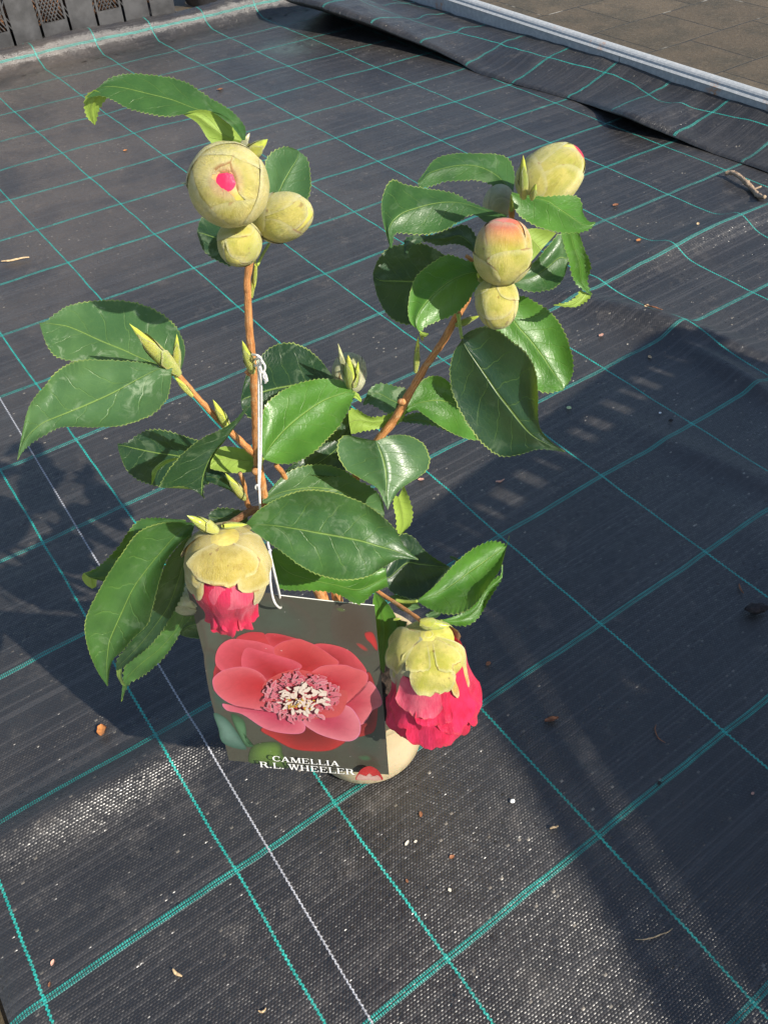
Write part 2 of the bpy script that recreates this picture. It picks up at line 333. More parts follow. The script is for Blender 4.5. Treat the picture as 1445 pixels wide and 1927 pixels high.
# back hem: rises against the back edge
def backz(t, x):    # t 0..1 -> (dy, z)
    k = .9+.25*noise.noise(Vector((x*5, 0, 0)))
    prof = [(0, .002), (.02, .003), (.042, .014), (.056, .033), (.074, .038), (.094, .032), (.108, .022), (.122, .024), (.135, .018), (.15, -.004)]
    d, z = cr(prof, t*(len(prof)-1)); return d, z*k+.0022*noise.noise(Vector((x*75, t*11, 0)))+.002*noise.noise(Vector((x*22, t*5, 5)))*min(1, t*3)
vs = []; uv = []; n1, n2 = 260, 40; x0, x1 = -.1, 1.30
for i in range(n1+1):
    x = x0+(x1-x0)*i/n1; L = 0; pv = None
    for j in range(n2+1):
        d, z = backz(j/n2, x)
        if pv: L += math.hypot(d-pv[0], z-pv[1])
        pv = (d, z); vs.append(Vector((x, YR+d-.001, max(z, .0) if j == 0 else z))); uv.append((x/S, (YR+L)/RB-.12*0))
fab.add(vs, [(i*(n2+1)+j, (i+1)*(n2+1)+j, (i+1)*(n2+1)+j+1, i*(n2+1)+j+1) for i in range(n1) for j in range(n2)], uv)
# right hem: folds back over itself and climbs the rail
def over(y):
    return .105*max(0, min(1, (y-1.16)/.42))**1.25 + .030*math.exp(-((y-.765)/.062)**2) + .002
def lift(y):
    return .050*max(0, min(1, (y-1.12)/.38))**1.0 + .020*math.exp(-((y-.765)/.07)**2) + .0015 + .007*math.exp(-((y-.42)/.06)**2)
vs = []; uv = []; ya, yb = -.42, 1.64; n1, n2 = 420, 30
for i in range(n1+1):
    y = ya+(yb-ya)*i/n1; o, l = over(y), lift(y); x00 = XR-.004+.012*noise.noise(Vector((0, y*3, 0)))+(-.03 if y > .9 else 0)*min(1, max(0, (y-.9)/.2))
    k = 1+.0*y; top = .034 if y < 1.05 else .034-.012*min(1, (y-1.05)/.3)
    prof = [(x00+.03, .002), (x00+.012-.3*o, .0025+.25*l), (x00-o*.9, .001+l*.82), (x00-o, .0025+l), (x00-o*.85+.006, .006+l*1.06), (x00+.03-o*.3, .010+l*.8), (x00+.062, .021+l*.2), (x00+.088, .029), (1.334, top), (1.339, top+.001)]
    L = -.0
    for j in range(n2+1):
        px_, pz = cr(prof, j/n2*(len(prof)-1)); t = j/n2
        if t > .33:
            L = (px_-(x00-o))
        else: L = 0.0
        z = pz+(.0030*noise.noise(Vector((px_*25, y*9, 1)))+.0016*noise.noise(Vector((px_*60, y*32, 4)))+.0030*max(0, noise.noise(Vector((px_*12+y*14, y*5, 8))))**2)*min(1, t*2)+.006*math.exp(-((y-.735)/.012)**2)*math.exp(-((t-.7)/.18)**2)
        vs.append(Vector((px_, y, max(z, .0026)))); uv.append(((10-.082/S)+L/S+.0, y/RB))
fab.add(vs, [(i*(n2+1)+j, i*(n2+1)+j+1, (i+1)*(n2+1)+j+1, (i+1)*(n2+1)+j) for i in range(n1) for j in range(n2)], uv)
fo = fab.build('ground_fabric', FAB); fo['kind'] = 'structure'
# paving under and beyond
def mat_paving():
    q = NT('paving_concrete'); q.uv(); br = q.n('ShaderNodeTexBrick'); mp = q.n('ShaderNodeMapping'); q.t.links.new(q.obj, mp.inputs[0]); mp.inputs['Location'].default_value = (-.047, -.255, 0)
    wv = q.noise(q.obj, 9, 3); add = q.n('ShaderNodeVectorMath', operation='ADD'); q.t.links.new(mp.outputs[0], add.inputs[0]); q.set(add.inputs[1], q.vec(q.m('MULTIPLY', wv, .012), q.m('MULTIPLY', wv, .012)))
    q.t.links.new(add.outputs[0], br.inputs['Vector']); br.inputs['Scale'].default_value = 1; br.inputs['Brick Width'].default_value = .19; br.inputs['Row Height'].default_value = .154
    br.inputs['Mortar Size'].default_value = .0022; br.inputs['Mortar Smooth'].default_value = .4
    br.inputs['Color1'].default_value = (.075, .054, .030, 1); br.inputs['Color2'].default_value = (.105, .078, .046, 1); br.inputs['Mortar'].default_value = (.03, .025, .018, 1)
    n1 = q.noise(q.obj, 11, 6, .65); n2 = q.noise(q.obj, 90, 6, .7)
    col = q.mix(q.m('MULTIPLY', q.ss(n1, .4, .65), .6), br.outputs[0], (.035, .03, .016)); col = q.mix(q.m('MULTIPLY', q.ss(n2, .5, .7), .4), col, (.15, .12, .08))
    wh = q.m('MULTIPLY', q.ss(q.noise(q.obj, 17, 3), .58, .66), q.m('MULTIPLY', br.outputs['Fac'], .6)); col = q.mix(wh, col, (.5, .47, .4))
    q.p(Base_Color=col, Roughness=.62, Normal=q.bump(q.m('SUBTRACT', n2, q.m('MULTIPLY', br.outputs['Fac'], 1.4)), .004, .6)); return q.mat
pv = MB(); pv.add([Vector((-25, -25, -.012)), Vector((25, -25, -.012)), Vector((25, 25, -.012)), Vector((-25, 25, -.012))], [(0, 1, 2, 3)])
po = pv.build('paving', mat_paving(), smooth=False); po['kind'] = 'structure'
# strip of pale concrete left of the cloth
st = MB(); st.box((-.33, .6, -.006), (.70, 2.4, .008)); so_ = st.build('concrete_path', simple('pale_concrete', (.42, .38, .3), .8, 40, .2, .001), smooth=False); so_['kind'] = 'structure'
# ---------------------------------------------------------------- rail, crates
def mat_rail():
    q = NT('painted_rail'); q.uv(); n1 = q.noise(q.obj, 14, 5, .7); n2 = q.noise(q.obj, 160, 4, .7)
    col = q.mix(q.ss(n2, .4, .7), (.34, .36, .37), (.45, .46, .46)); col = q.mix(q.m('MULTIPLY', q.ss(n1, .58, .68), q.ss(n2, .35, .6)), col, (.42, .18, .06))
    q.p(Base_Color=col, Roughness=.5, Normal=q.bump(n2, .0006, .5)); return q.mat
RAILM = mat_rail()
rail = empty('edge_rail', (1.345, .8, 0), 'pale grey painted rail with rust spots along the right edge of the cloth', 'rail')
def extr(name, prof, y0, y1, mat, root):
    m = MB(); n = len(prof); vs = [Vector((x, y, z)) for y in (y0, y1) for x, z in prof]
    m.add(vs, [(i, (i+1) % n, n+(i+1) % n, n+i) for i in range(n)]+[tuple(range(n))[::-1], tuple(n+i for i in range(n))])
    o = m.build(name, mat, root, smooth=False); return o
for (a, b) in ((-1.2, .915), (.9165, 3.2)):
    extr('rail_face', [(1.340, -.02), (1.346, -.02), (1.346, .0465), (1.340, .0465)], a, b, RAILM, rail)
ft = [(1.337+.0105*(1-math.cos(t)), .047+.007*math.sin(t)) for t in [math.pi*k/8 for k in range(9)]]
extr('rail_cap', [(1.352, .0462), (1.3385, .0462)]+[(x+.006, z+.002) for x, z in ft][::1], -1.2, 3.2, RAILM, rail)
extr('rail_groove', [(1.3466, .03), (1.358, .03), (1.358, .0455), (1.3466, .0455)], -1.2, 3.2, simple('dark_groove', (.05, .05, .05)), rail)
CRM = simple('crate_plastic', (.055, .055, .057), .45, 30, .35, .0008)
def crate(name, loc, rz, L, W, H, label, comb=False):
    """slotted black plastic nursery crate"""
    root = empty(name, loc, label, 'crate'); c, s = math.cos(rz), math.sin(rz)
    def tr(x, y): return (loc[0]+x*c-y*s, loc[1]+x*s+y*c)
    def side(nm, x0, y0, x1, y1):
        m = MB(); Ls = math.hypot(x1-x0, y1-y0); ux, uy = (x1-x0)/Ls, (y1-y0)/Ls; a = rz+math.atan2(uy, ux)
        def bx(t0, t1, z0, z1, th=.004, off=0):
            X, Y = tr(x0+ux*(t0+t1)/2-uy*off, y0+uy*(t0+t1)/2+ux*off); m.box((X, Y, loc[2]+(z0+z1)/2), (t1-t0, th, z1-z0), a)
        n = max(3, int(Ls/.060)); p = Ls/n
        for i in range(n):
            if comb:
                bx(i*p, (i+1)*p-.00005, 0, H-.042)
            else:
                bx(i*p+.0028, (i+1)*p-.0028, .0, .045, .004)
                if i % 2 == 0: bx(i*p+.0028, (i+1)*p-.0028, .045, H-.02, .004)
                else:
                    for k in range(7):       # diagonal lattice
                        for sgn in (-1, 1):
                            t0 = i*p+.006+k*.0075; X, Y = tr(x0+ux*(t0), y0+uy*(t0)); b = MB(); b.box((0, 0, 0), (.0016, .003, .075), 0)
                            ang = R(32)*sgn; vs = [Vector((v.x*math.cos(ang)+v.z*math.sin(ang), v.y, -v.x*math.sin(ang)+v.z*math.cos(ang))) for v in b.v]
                            vs = [Vector((v.x*math.cos(a)-v.y*math.sin(a)+X, v.x*math.sin(a)+v.y*math.cos(a)+Y, v.z+loc[2]+.078)) for v in vs]; m.add(vs, b.f)
                    bx(i*p+.0028, i*p+.007, .045, H-.02); bx((i+1)*p-.007, (i+1)*p-.0028, .045, H-.02)
        if comb:
            k = int(Ls/.026)
            for i in range(k+1): bx(i*Ls/k-(.0075+.003*math.sin(i*2.3) if 2 < i < k-2 and i % 7 else .0129), i*Ls/k+(.0080+.003*math.sin(i*3.7) if 2 < i < k-2 and i % 5 else .0129), H-.0419, H-.015)
        bx(0, Ls, H-.016, H, .010)
        if not comb: bx(0, Ls, .0, .012, .003, -.004)
        part(m.build(nm, CRM, None, smooth=False), root)
    side('side_panel', 0, 0, L, 0); side('side_panel', 0, W, L, W); side('end_panel', 0, .004, 0, W-.004); side('end_panel', L, .004, L, W-.004)
    m = MB(); X, Y = tr(L/2, W/2); m.box((X, Y, loc[2]+.006), (L-.01, W-.01, .005), rz); part(m.build('base', CRM, None, smooth=False), root)
    return root
crate('plastic_crate', (.36, 1.842, -.012), R(1.5), .60, .40, .17, 'black slotted plastic crate behind the raised back hem at the upper left')
pm = MB(); pm.box((.66, 2.04, .05), (.5, .34, .05), R(1.5)); tag(pm.build('bark_mulch', simple('mulch', (.16, .075, .035), .9, 120, .8, .01)), 'reddish brown bark showing through the lattice of the slotted crate', 'mulch')
# black round rim of a pot standing behind the hem, top edge of the photo
m = MB()
cx_, cy_ = 1.10, 1.93
for r0, z0, r1, z1 in ((.075, -.01, .09, .06), (.09, .06, .097, .06), (.097, .06, .097, .07), (.097, .07, .088, .07), (.088, .07, .074, -.005)):
    n = 48; vs = [Vector((cx_+r*math.cos(2*math.pi*k/n), cy_+r*math.sin(2*math.pi*k/n), z)) for r, z in ((r0, z0), (r1, z1)) for k in range(n)]
    m.add(vs, [(k, (k+1) % n, n+(k+1) % n, n+k) for k in range(n)])
tag(m.build('round_pot', CRM), 'round black plastic pot at the very top edge, behind the shiny back hem', 'pot')
# crates standing to the right of the photographer, their shade lies across the cloth
k0 = .5/math.tan(R(SUN_EL)); off = Vector((math.cos(R(SUN_AZ)), math.sin(R(SUN_AZ)), 0))*k0
c0 = Vector((.409, .284, 0))+off
crate('plastic_crate', (c0.x+.12*math.sin(R(10)), c0.y-.12*math.cos(R(10)), 0), R(10), .415, .12, .5, 'tall black crate standing beyond the right edge whose slotted shade falls on the cloth', True)
# unseen slatted screen added to cast the soft striped border of the shaded cloth
SH = 1.1; sdir = Vector((math.cos(R(-103)), math.sin(R(-103)), 0)); sc0 = Vector((.398, .262, 0))+Vector((math.cos(R(SUN_AZ)), math.sin(R(SUN_AZ)), 0))*(SH/math.tan(R(SUN_EL)))
scr = empty('added_shade_screen', sc0, 'tall slatted wooden screen, unseen and added to cast striped shade beside the sunlit cloth', 'screen')
WOOD = simple('shade_screen_wood', (.3, .24, .17), .8, 40, .3, .001)
zt = SH
for hgt_, gap in ((.016, .020), (.018, .022), (.026, .016), (.030, .018), (.06, .012), (.09, .010), (.4, .006), (.38, 0)):
    m = MB(); q_ = sc0+sdir*.5; m.box((q_.x, q_.y, zt-hgt_/2), (1.0, .012, hgt_), R(-103)); part(m.build('slat', WOOD, None, smooth=False), scr); zt -= hgt_+gap
for a_ in (.985,):
    m = MB(); q_ = sc0+sdir*a_+Vector((math.cos(R(-13)), math.sin(R(-13)), 0))*.022; m.box((q_.x, q_.y, SH/2-.01), (.03, .03, SH-.02), R(-103)); part(m.build('post', WOOD, None, smooth=False), scr)
# ---------------------------------------------------------------- plant pot
pot = empty('plant_pot', POT, 'small round beige plastic pot standing on the black cloth behind the picture tag', 'plant pot')
def lathe(prof, n=64, c=POT, m=0, mb=None):
    mb = mb or MB(); vs = []; uv = []
    for r, z in prof:
        for k in range(n): a = 2*math.pi*k/n; vs.append(Vector((c.x+r*math.cos(a), c.y+r*math.sin(a), c.z+z))); uv.append((k/n, z))
    mb.add(vs, [(i*n+k, i*n+(k+1) % n, (i+1)*n+(k+1) % n, (i+1)*n+k) for i in range(len(prof)-1) for k in range(n)], uv, m=m); return mb
Z0 = .0035
lathe([(0, Z0), (.032, Z0), (.0358, Z0+.0012), (.0374, Z0+.004), (.0390, .02), (.0410, .06), (.0424, .079), (.0424, .080), (.0405, .080), (.0365, .06), (.034, .02)]).build('pot_wall', POTM, pot)
lathe([(.0425, .074), (.0448, .0745), (.0454, .0755), (.0456, .086), (.0448, .088), (.0428, .088), (.0421, .086), (.0418, .075)]).build('pot_rim', POTM, pot)
m = MB(); vs = []; n = 40
for j in range(11):
    for k in range(n):
        r = .0395*j/10; a = 2*math.pi*k/n; p = Vector((POT.x+r*math.cos(a), POT.y+r*math.sin(a), .076)); p.z += .004*noise.noise(p*110)+.0015*noise.noise(p*400)
        vs.append(p)
m.add(vs, [(j*n+k, j*n+(k+1) % n, (j+1)*n+(k+1) % n, (j+1)*n+k) for j in range(10) for k in range(n)]); m.build('potting_soil', SOIL, pot)
# ---------------------------------------------------------------- the camellia
plant = empty('camellia_plant', POT+Vector((0, 0, .076)), 'young camellia with glossy serrated leaves, fat green buds and two opening crimson flowers', 'plant')
def strip(mb, st, d0, k=2.2, kx=0.0, fold=.25, arch=0.0, side='t', nv=15, teeth=1.9, mi=0, wave=.12, seed=0, tint=None, ulen=None, u0=0.0, u1=1.0, bow=.1):
    st = [tuple(float(a) for a in (s if len(s) == 6 else (s[0], s[1], (s[0]+s[2])/2, (s[1]+s[3])/2, s[2], s[3]))) for s in st]
    x0, y0 = st[0][2], st[0][3]
    ln = sum(math.hypot(st[i+1][2]-st[i][2], st[i+1][3]-st[i][3]) for i in range(len(st)-1))
    nu = max(12, int(ln/2.0)); vs = []; uv = []
    cm = scl(x0, y0, d0)*100; k *= cm/.031; kx *= cm/.031; wave *= cm/.031; arch *= cm/.031
    rng = random.Random(seed); ph = rng.random()*9
    prev = None; pts = []
    for i in range(nu+1): pts.append(cr(st, i/nu*(len(st)-1)-1e-9 if i == nu else i/nu*(len(st)-1)))
    lenL = lenR = 0.0
    for i, q in enumerate(pts):
        t = i/nu
        if prev: lenL += math.hypot(q[0]-prev[0], q[1]-prev[1]); lenR += math.hypot(q[4]-prev[4], q[5]-prev[5])
        prev = q; L = Vector((q[0], q[1])); Mi = Vector((q[2], q[3])); Rr = Vector((q[4], q[5]))
        for j in range(nv):
            v = j/(nv-1); a = abs(2*v-1); E = L if v < .5 else Rr; wd = (E-Mi).length*cm
            p = Mi.lerp(E, a)
            if a > .999 and teeth:
                l_ = lenL if v < .5 else lenR; fr = ((l_+ph*3+1.6*math.sin(l_*.09+ph))/9.0) % 1.0; tt = fr**1.6*min(1, 6*(1-t))*min(1, 5*t)
                if (E-Mi).length > 1e-6: p = p+(E-Mi).normalized()*teeth*(tt*2.0-.6)
            d = d0-k*(p.y-y0)/100+kx*(p.x-x0)/100-arch*4*t*(1-t)-fold*wd*(a**1.3)+bow*wd*math.sin(math.pi*a)
            d += wave*a*a*math.sin(t*ln*.06+ph+(2.1 if v < .5 else 0))*min(1, 3*t)*min(1, 4*(1-t)) + .05*cm/.031*noise.noise(Vector((p.x*.03, p.y*.03, seed)))
            vs.append(P(p.x, p.y, d)); uv.append((u0+(u1-u0)*t, v))
    fs = [(i*nv+j, i*nv+j+1, (i+1)*nv+j+1, (i+1)*nv+j) for i in range(nu) for j in range(nv-1)]
    s = 0.0
    for f in fs[::7]:
        a, b, c = vs[f[0]], vs[f[1]], vs[f[2]]; nn = (b-a).cross(c-a); s += nn.dot(CAM-a)/max((CAM-a).length, 1e-9)
    if (s < 0) == (side == 't'): fs = [f[::-1] for f in fs]
    if tint is None: cc = None
    else: cc = [tint(i/nu) for i in range(nu+1) for j in range(nv)]
    mb.add(vs, fs, uv, cc, mi)
def petiole(mb, a, b, r=.0011, m=1):
    mid = tuple((x+y)/2 for x, y in zip(a, b)); r *= scl(*a)/.00031; mb.tube([P(*a), P(mid[0], mid[1]+2, mid[2]), P(*b)], [r*1.15, r, r*.8], 8, 4, m=m)
def leaf(st, d0, mat=None, pet=None, extra=(), label=None, **kw):
    mb = MB(); kw.setdefault('seed', len(bpy.data.meshes)); strip(mb, st, d0, **kw)
    x0 = (st[0][0]+st[0][-2])/2; y0 = (st[0][1]+st[0][-1])/2; f_ = scl(x0, y0, d0)*100/.031
    for e in extra:
        e = dict(e); e.pop('d0'); s0 = e.pop('st'); ex = (s0[0][0]+s0[0][-2])/2; ey = (s0[0][1]+s0[0][-1])/2
        strip(mb, s0, d0-kw.get('k', 2.2)*f_*(ey-y0)/100+kw.get('kx', 0)*f_*(ex-x0)/100+e.pop('dd', .05), seed=kw['seed']+1, **e)
    if pet: petiole(mb, *pet)
    o = mb.build('leaf', [mat or LEAF, GREEN_STEM], plant)
    if label: o['label'] = label
    return o
# --- top leaf
leaf([(463,262,460,264,456,264),(461,238,445,237,430,232),(437,210,415,215,392,209),(392,182,370,205,352,214),(345,153,325,188,312,219),(292,142,275,175,272,212),(240,139,232,165,240,203),(206,148,200,163,212,188),(184,166,182,170,190,181),(164,181,164,183,168,184)],
     -3.2, LEAF, k=3.2, fold=.05, side='t', wave=.05, label='long arching leaf with a curled yellow green tip',
     extra=[dict(st=[(206,183,178,168),(196,192,163,180),(187,207,159,197),(184,220,164,219),(180,236,176,233)], d0=-3.3, k=-.5, fold=-.2, side='b', u0=.8),
            dict(st=[(346,213,346,216),(372,207,372,232),(398,210,392,262),(428,231,410,276),(453,252,436,274),(459,262,452,270)], d0=-2.7, k=.6, fold=-.1, side='b', teeth=.4, u0=.4, u1=.1)])
leaf([(470,380,478,385,490,400),(497,340,520,365,560,392),(500,305,535,340,582,368),(514,285,548,318,584,325),(538,276,560,298,577,298),(560,282,562,284,564,286)], -1.9, LEAF_GR, k=2.6, fold=.0)
leaf([(475,440,474,460,472,480),(430,412,440,458,440,500),(400,404,408,448,408,490),(380,410,384,440,384,472),(371,434,371,437,373,445)], -1.6, LEAF_DK, k=3.6, fold=-.1)
# --- right cluster
leaf([(966,360,962,366,957,370),(968,328,950,345,941,361),(958,301,928,326,922,347),(938,291,898,313,896,339),(900,289,865,311,865,340),(850,290,830,318,835,342),(818,300,806,327,812,350),(799,324,793,340,798,353),(786,340,786,344,787,352)], 1.2, LEAF, k=3.6, fold=-.35, wave=.03)
leaf([(953,405,953,407,953,409),(915,392,909,394,921,421),(884,380,875,383,890,404),(858,366,845,380,862,418),(833,359,815,383,835,434),(798,354,788,390,801,441),(763,347,760,400,772,440),(736,339,741,415,748,438),(720,370,732,432,741,444),(719,408,732,448,740,453),(733,464,735,466,738,468)], -.6, LEAF, k=3.0, fold=-.22, wave=.03)
leaf([(962,361,963,364,962,367),(990,367,998,371,968,393),(1025,370,1030,378,985,412),(1055,368,1048,390,1018,429),(1084,369,1066,402,1050,437),(1094,382,1084,415,1078,438),(1097,402,1097,423,1098,436),(1107,416,1110,423,1112,429),(1119,417,1120,419,1120,421)], -1.4, LEAF_BR, k=2.6, fold=-.2, wave=.03, pet=((962,395,-.4),(963,368,-1.3)))
leaf([(985,432,984,440,984,448),(1012,430,1000,450,988,470),(1047,438,1018,470,988,506)], .3, LEAF, k=2.0, side='b', fold=.1, teeth=.6)
leaf([(958,529,961,532,964,535),(985,510,982,526,978,543),(1010,488,1004,520,998,549),(1032,462,1030,503,1020,548),(1052,440,1052,485,1044,541),(1064,455,1064,486,1060,523),(1071,480,1071,485,1069,495)], .6, LEAF, k=2.4, fold=.1, pet=((905,500,.2),(960,532,.6)))
leaf([(1054,438,1072,437,1090,437),(1062,465,1080,466,1098,466),(1070,490,1090,494,1111,497),(1075,515,1092,514,1110,510),(1084,535,1094,531,1105,527),(1098,546,1102,545,1108,543),(1111,556,1112,556,1114,553)], .3, LEAF_BR, k=.4, fold=.15,
     extra=[dict(st=[(1090,545,1113,557),(1083,559,1100,569),(1066,569,1080,578),(1040,573,1042,575)], d0=-.2, k=1.5, fold=.2, side='b', u0=.8)])
leaf([(897,474,896,477,893,478),(898,450,885,458,872,463),(877,424,864,444,852,459),(848,430,840,448,826,462),(810,443,806,450,802,455),(778,443,780,450,786,458),(761,453,766,462,772,466),(760,478,762,480,766,482)], 1.2, LEAF_DK, k=3.2, fold=-.3, wave=.03)
leaf([(860,500,865,531,865,555),(830,476,838,532,835,588),(796,459,800,531,800,608),(760,460,768,530,766,611),(732,466,740,529,735,598),(712,488,716,528,713,565),(701,514,702,520,702,526)], 2.2, LEAF_DK, k=2.5, fold=.05)
leaf([(902,511,903,514,904,517),(898,497,894,512,903,532),(871,488,871,517,890,551),(842,480,845,530,873,577),(812,495,820,550,850,594),(788,514,800,572,824,604),(776,535,787,593,804,613),(768,575,783,608,794,621),(772,606,786,620,791,627),(789,622,790,625,791,628)], -.6, LEAF_BR, k=2.2, fold=-.25, wave=.04, pet=((893,492,-.3),(903,514,-.6)),
     extra=[dict(st=[(787,621,790,628),(797,625,798,634),(806,627,806,630)], d0=-.9, k=0, fold=0, side='b', u0=.85, teeth=.3)])
leaf([(932,598,930,600,928,606),(975,558,950,585,930,625),(1012,572,975,615,948,662),(1042,594,999,642,976,704),(1066,636,1022,672,1004,731),(1078,682,1040,700,1028,739),(1074,713,1056,721,1046,737),(1061,731,1060,733,1059,735)], .8, LEAF_BR, k=2.0, fold=.15)
leaf([(869,634,869,637,868,641),(885,622,878,655,854,662),(914,614,902,690,846,697),(939,623,920,716,851,738),(962,641,940,745,868,778),(990,664,958,768,893,818),(1008,700,975,790,920,846),(1012,745,990,808,945,859),(1012,778,1004,821,975,856),(1016,806,1022,832,1008,846),(1034,829,1038,840,1032,847),(1062,849,1062,850,1062,851)], -1.6, LEAF_DK, k=.9, kx=-1.0, fold=.05, pet=((862,592,-.6),(869,637,-1.6)), label='large dark glossy leaf hanging in front of a bright one')
leaf([(752,780,754,782,756,784),(768,748,776,763,782,772),(786,723,799,756,800,782),(810,708,825,753,825,800),(834,711,850,759,850,815),(858,735,872,772,873,824),(880,775,886,795,890,828),(897,826,898,828,899,829)], 0.8, LEAF_BR, k=2.2, fold=.15, teeth=1, pet=((748,786,.1),(756,781,.8)))
leaf([(786,757,787,760,786,764),(770,735,760,762,752,785),(744,727,735,752,728,778),(716,722,712,740,708,766),(697,731,695,745,694,760),(683,758,683,760,684,764)], 1.6, LEAF_GR, k=3.4, fold=.1)
leaf([(752,786,752,790,755,794),(790,776,790,790,790,798),(826,790,825,798,822,803),(853,813,853,815,853,817)], 1.6, LEAF_GR, k=3, fold=.1)
leaf([(766,752,767,760,768,768),(744,774,750,783,752,795),(702,785,708,795,715,806),(670,770,675,790,686,811),(655,772,657,796,661,818)], .2, LEAF, k=1.5, fold=.1, side='b')
# --- centre
leaf([(495,858,496,862,500,866),(490,830,505,846,525,873),(494,785,520,826,556,870),(504,757,545,800,588,853),(541,730,580,772,616,826),(578,717,610,753,637,804),(616,713,640,742,655,773),(646,718,656,738,664,752),(668,737,668,741,667,745)], -3.0, LEAF_BR, k=2.6, fold=.12, pet=((486,880,-2.2),(496,862,-3.0)),
     extra=[dict(st=[(664,735,663,748),(674,741,670,750),(681,753,679,757)], d0=-4, k=0, fold=0, side='b', u0=.85, teeth=.3)])
leaf([(628,709,628,713,627,717),(604,679,595,718,592,762),(576,655,560,724,550,798),(545,645,525,730,515,805),(512,652,498,737,490,795),(487,676,475,745,468,785),(464,706,458,752,456,768),(453,752,454,757,455,763)], .3, LEAF_DK, k=2.8, fold=.0)
leaf([(537,884,537,886,538,889),(560,868,570,886,580,893),(590,850,600,870,610,897),(622,818,632,846,645,893),(652,779,650,820,652,866),(662,797,662,800,663,812)], -.6, LEAF_DK, k=3.2, fold=.3)
leaf([(704,829,707,829,710,829),(678,824,710,834,737,819),(650,819,714,844,766,820),(637,831,719,857,792,831),(636,854,723,872,806,851),(648,880,726,888,808,874),(671,896,727,904,797,891),(695,909,727,918,775,906),(712,921,728,932,753,921),(721,942,729,945,739,941),(729,959,729,959,730,959)], -1.6, LEAF_GR, k=2.2, fold=-.16, label='heart shaped greyish leaf with water marks')
leaf([(742,932,750,935,760,912),(740,950,755,955,770,938),(745,975,758,975,776,962),(746,995,758,990,773,985),(749,1005,752,1005,757,1004)], .0, LEAF_BR, k=.8, side='b', fold=.2)
leaf([(494,940,494,944,495,948),(522,906,525,928,530,952),(552,883,562,920,570,960),(597,874,600,918,610,970),(640,882,642,925,648,978),(673,903,670,942,678,985),(700,918,696,955,702,985),(718,938,716,962,718,980),(723,962,723,966,724,970)], -2.2, LEAF_GR, k=3.0, fold=.12)
leaf([(462,985,463,988,464,991),(490,957,505,988,490,1010),(530,935,550,994,527,1036),(574,922,600,1003,570,1068),(622,925,640,1010,612,1086),(672,941,680,1018,652,1092),(705,960,710,1027,692,1085),(740,992,738,1035,725,1065),(762,1028,762,1044,752,1052),(787,1052,787,1053,787,1054)], -5.2, LEAF, k=2.1, fold=.16, arch=.4, teeth=1.4, pet=((443,988,-6.4),(463,988,-5.2)), label='large dark central leaf pointing right with a pale midrib')
leaf([(515,1030,512,1040,510,1050),(550,1043,540,1075,527,1106),(600,1068,590,1092,590,1111),(640,1078,632,1101,635,1118),(680,1078,672,1110,675,1137),(708,1070,704,1098,702,1117),(726,1068,727,1085,731,1104)], -3.6, LEAF_BR, k=3.4, fold=.1)
leaf([(722,1080,722,1086,724,1092),(728,1050,735,1085,735,1113),(752,1006,765,1060,757,1123),(778,1011,790,1062,782,1128),(798,1035,812,1064,806,1114),(822,1053,830,1066,828,1090),(847,1067,848,1068,849,1069)], .5, LEAF_DK, k=2.8, fold=.05)
leaf([(706,1112,706,1114,708,1116),(702,1128,713,1135,725,1130),(702,1150,720,1165,742,1155),(704,1180,722,1195,749,1182),(706,1215,720,1225,738,1212),(710,1245,719,1248,727,1240),(720,1266,721,1266,723,1266)], -2.2, LEAF_BR, k=.4, fold=.2, teeth=.5)
leaf([(722,1126,724,1125,726,1124),(742,1138,745,1130,750,1119),(758,1150,762,1140,768,1127),(774,1149,778,1141,784,1134),(790,1144,791,1144,792,1145)], -.5, LEAF_GR, k=2.5, fold=.1, teeth=.5)
leaf([(748,1186,752,1180,760,1184),(744,1162,756,1168,767,1170)], -2.6, LEAF_GR, k=2, teeth=.5, fold=.2)
leaf([(800,1158,803,1160,808,1164),(810,1150,816,1155,822,1162),(828,1150,829,1152,830,1155)], -2.6, LEAF_GR, k=2, teeth=.3, fold=.2)
# --- lower right pair
leaf([(785,1129,786,1131,787,1134),(820,1100,820,1119,808,1146),(848,1069,851,1100,834,1155),(878,1041,881,1078,866,1154),(902,1026,906,1060,893,1138),(927,1018,930,1043,918,1104),(946,1023,944,1033,940,1072),(952,1026,952,1030,951,1036),(958,1007,958,1008,958,1010)], -2.4, LEAF_BR, k=2.6, fold=.45, wave=.02, pet=((744,1130,-1.9),(786,1131,-2.4)), label='pale green leaf folded upward along its midrib')
leaf([(832,1166,830,1168,828,1171),(862,1157,862,1167,862,1178),(880,1148,882,1160,886,1174),(898,1128,900,1142,906,1154),(906,1103,911,1118,917,1133),(921,1092,925,1101,931,1111),(941,1082,943,1085,944,1088),(943,1062,945,1063,946,1063)], -3.2, LEAF_BR, k=2.6, fold=.2, pet=((806,1172,-4.0),(831,1168,-3.2)))
leaf([(846,1046,847,1047,846,1050),(856,1048,856,1051,856,1055),(865,1054,865,1055,865,1060)], 0, LEAF, k=2, teeth=0)
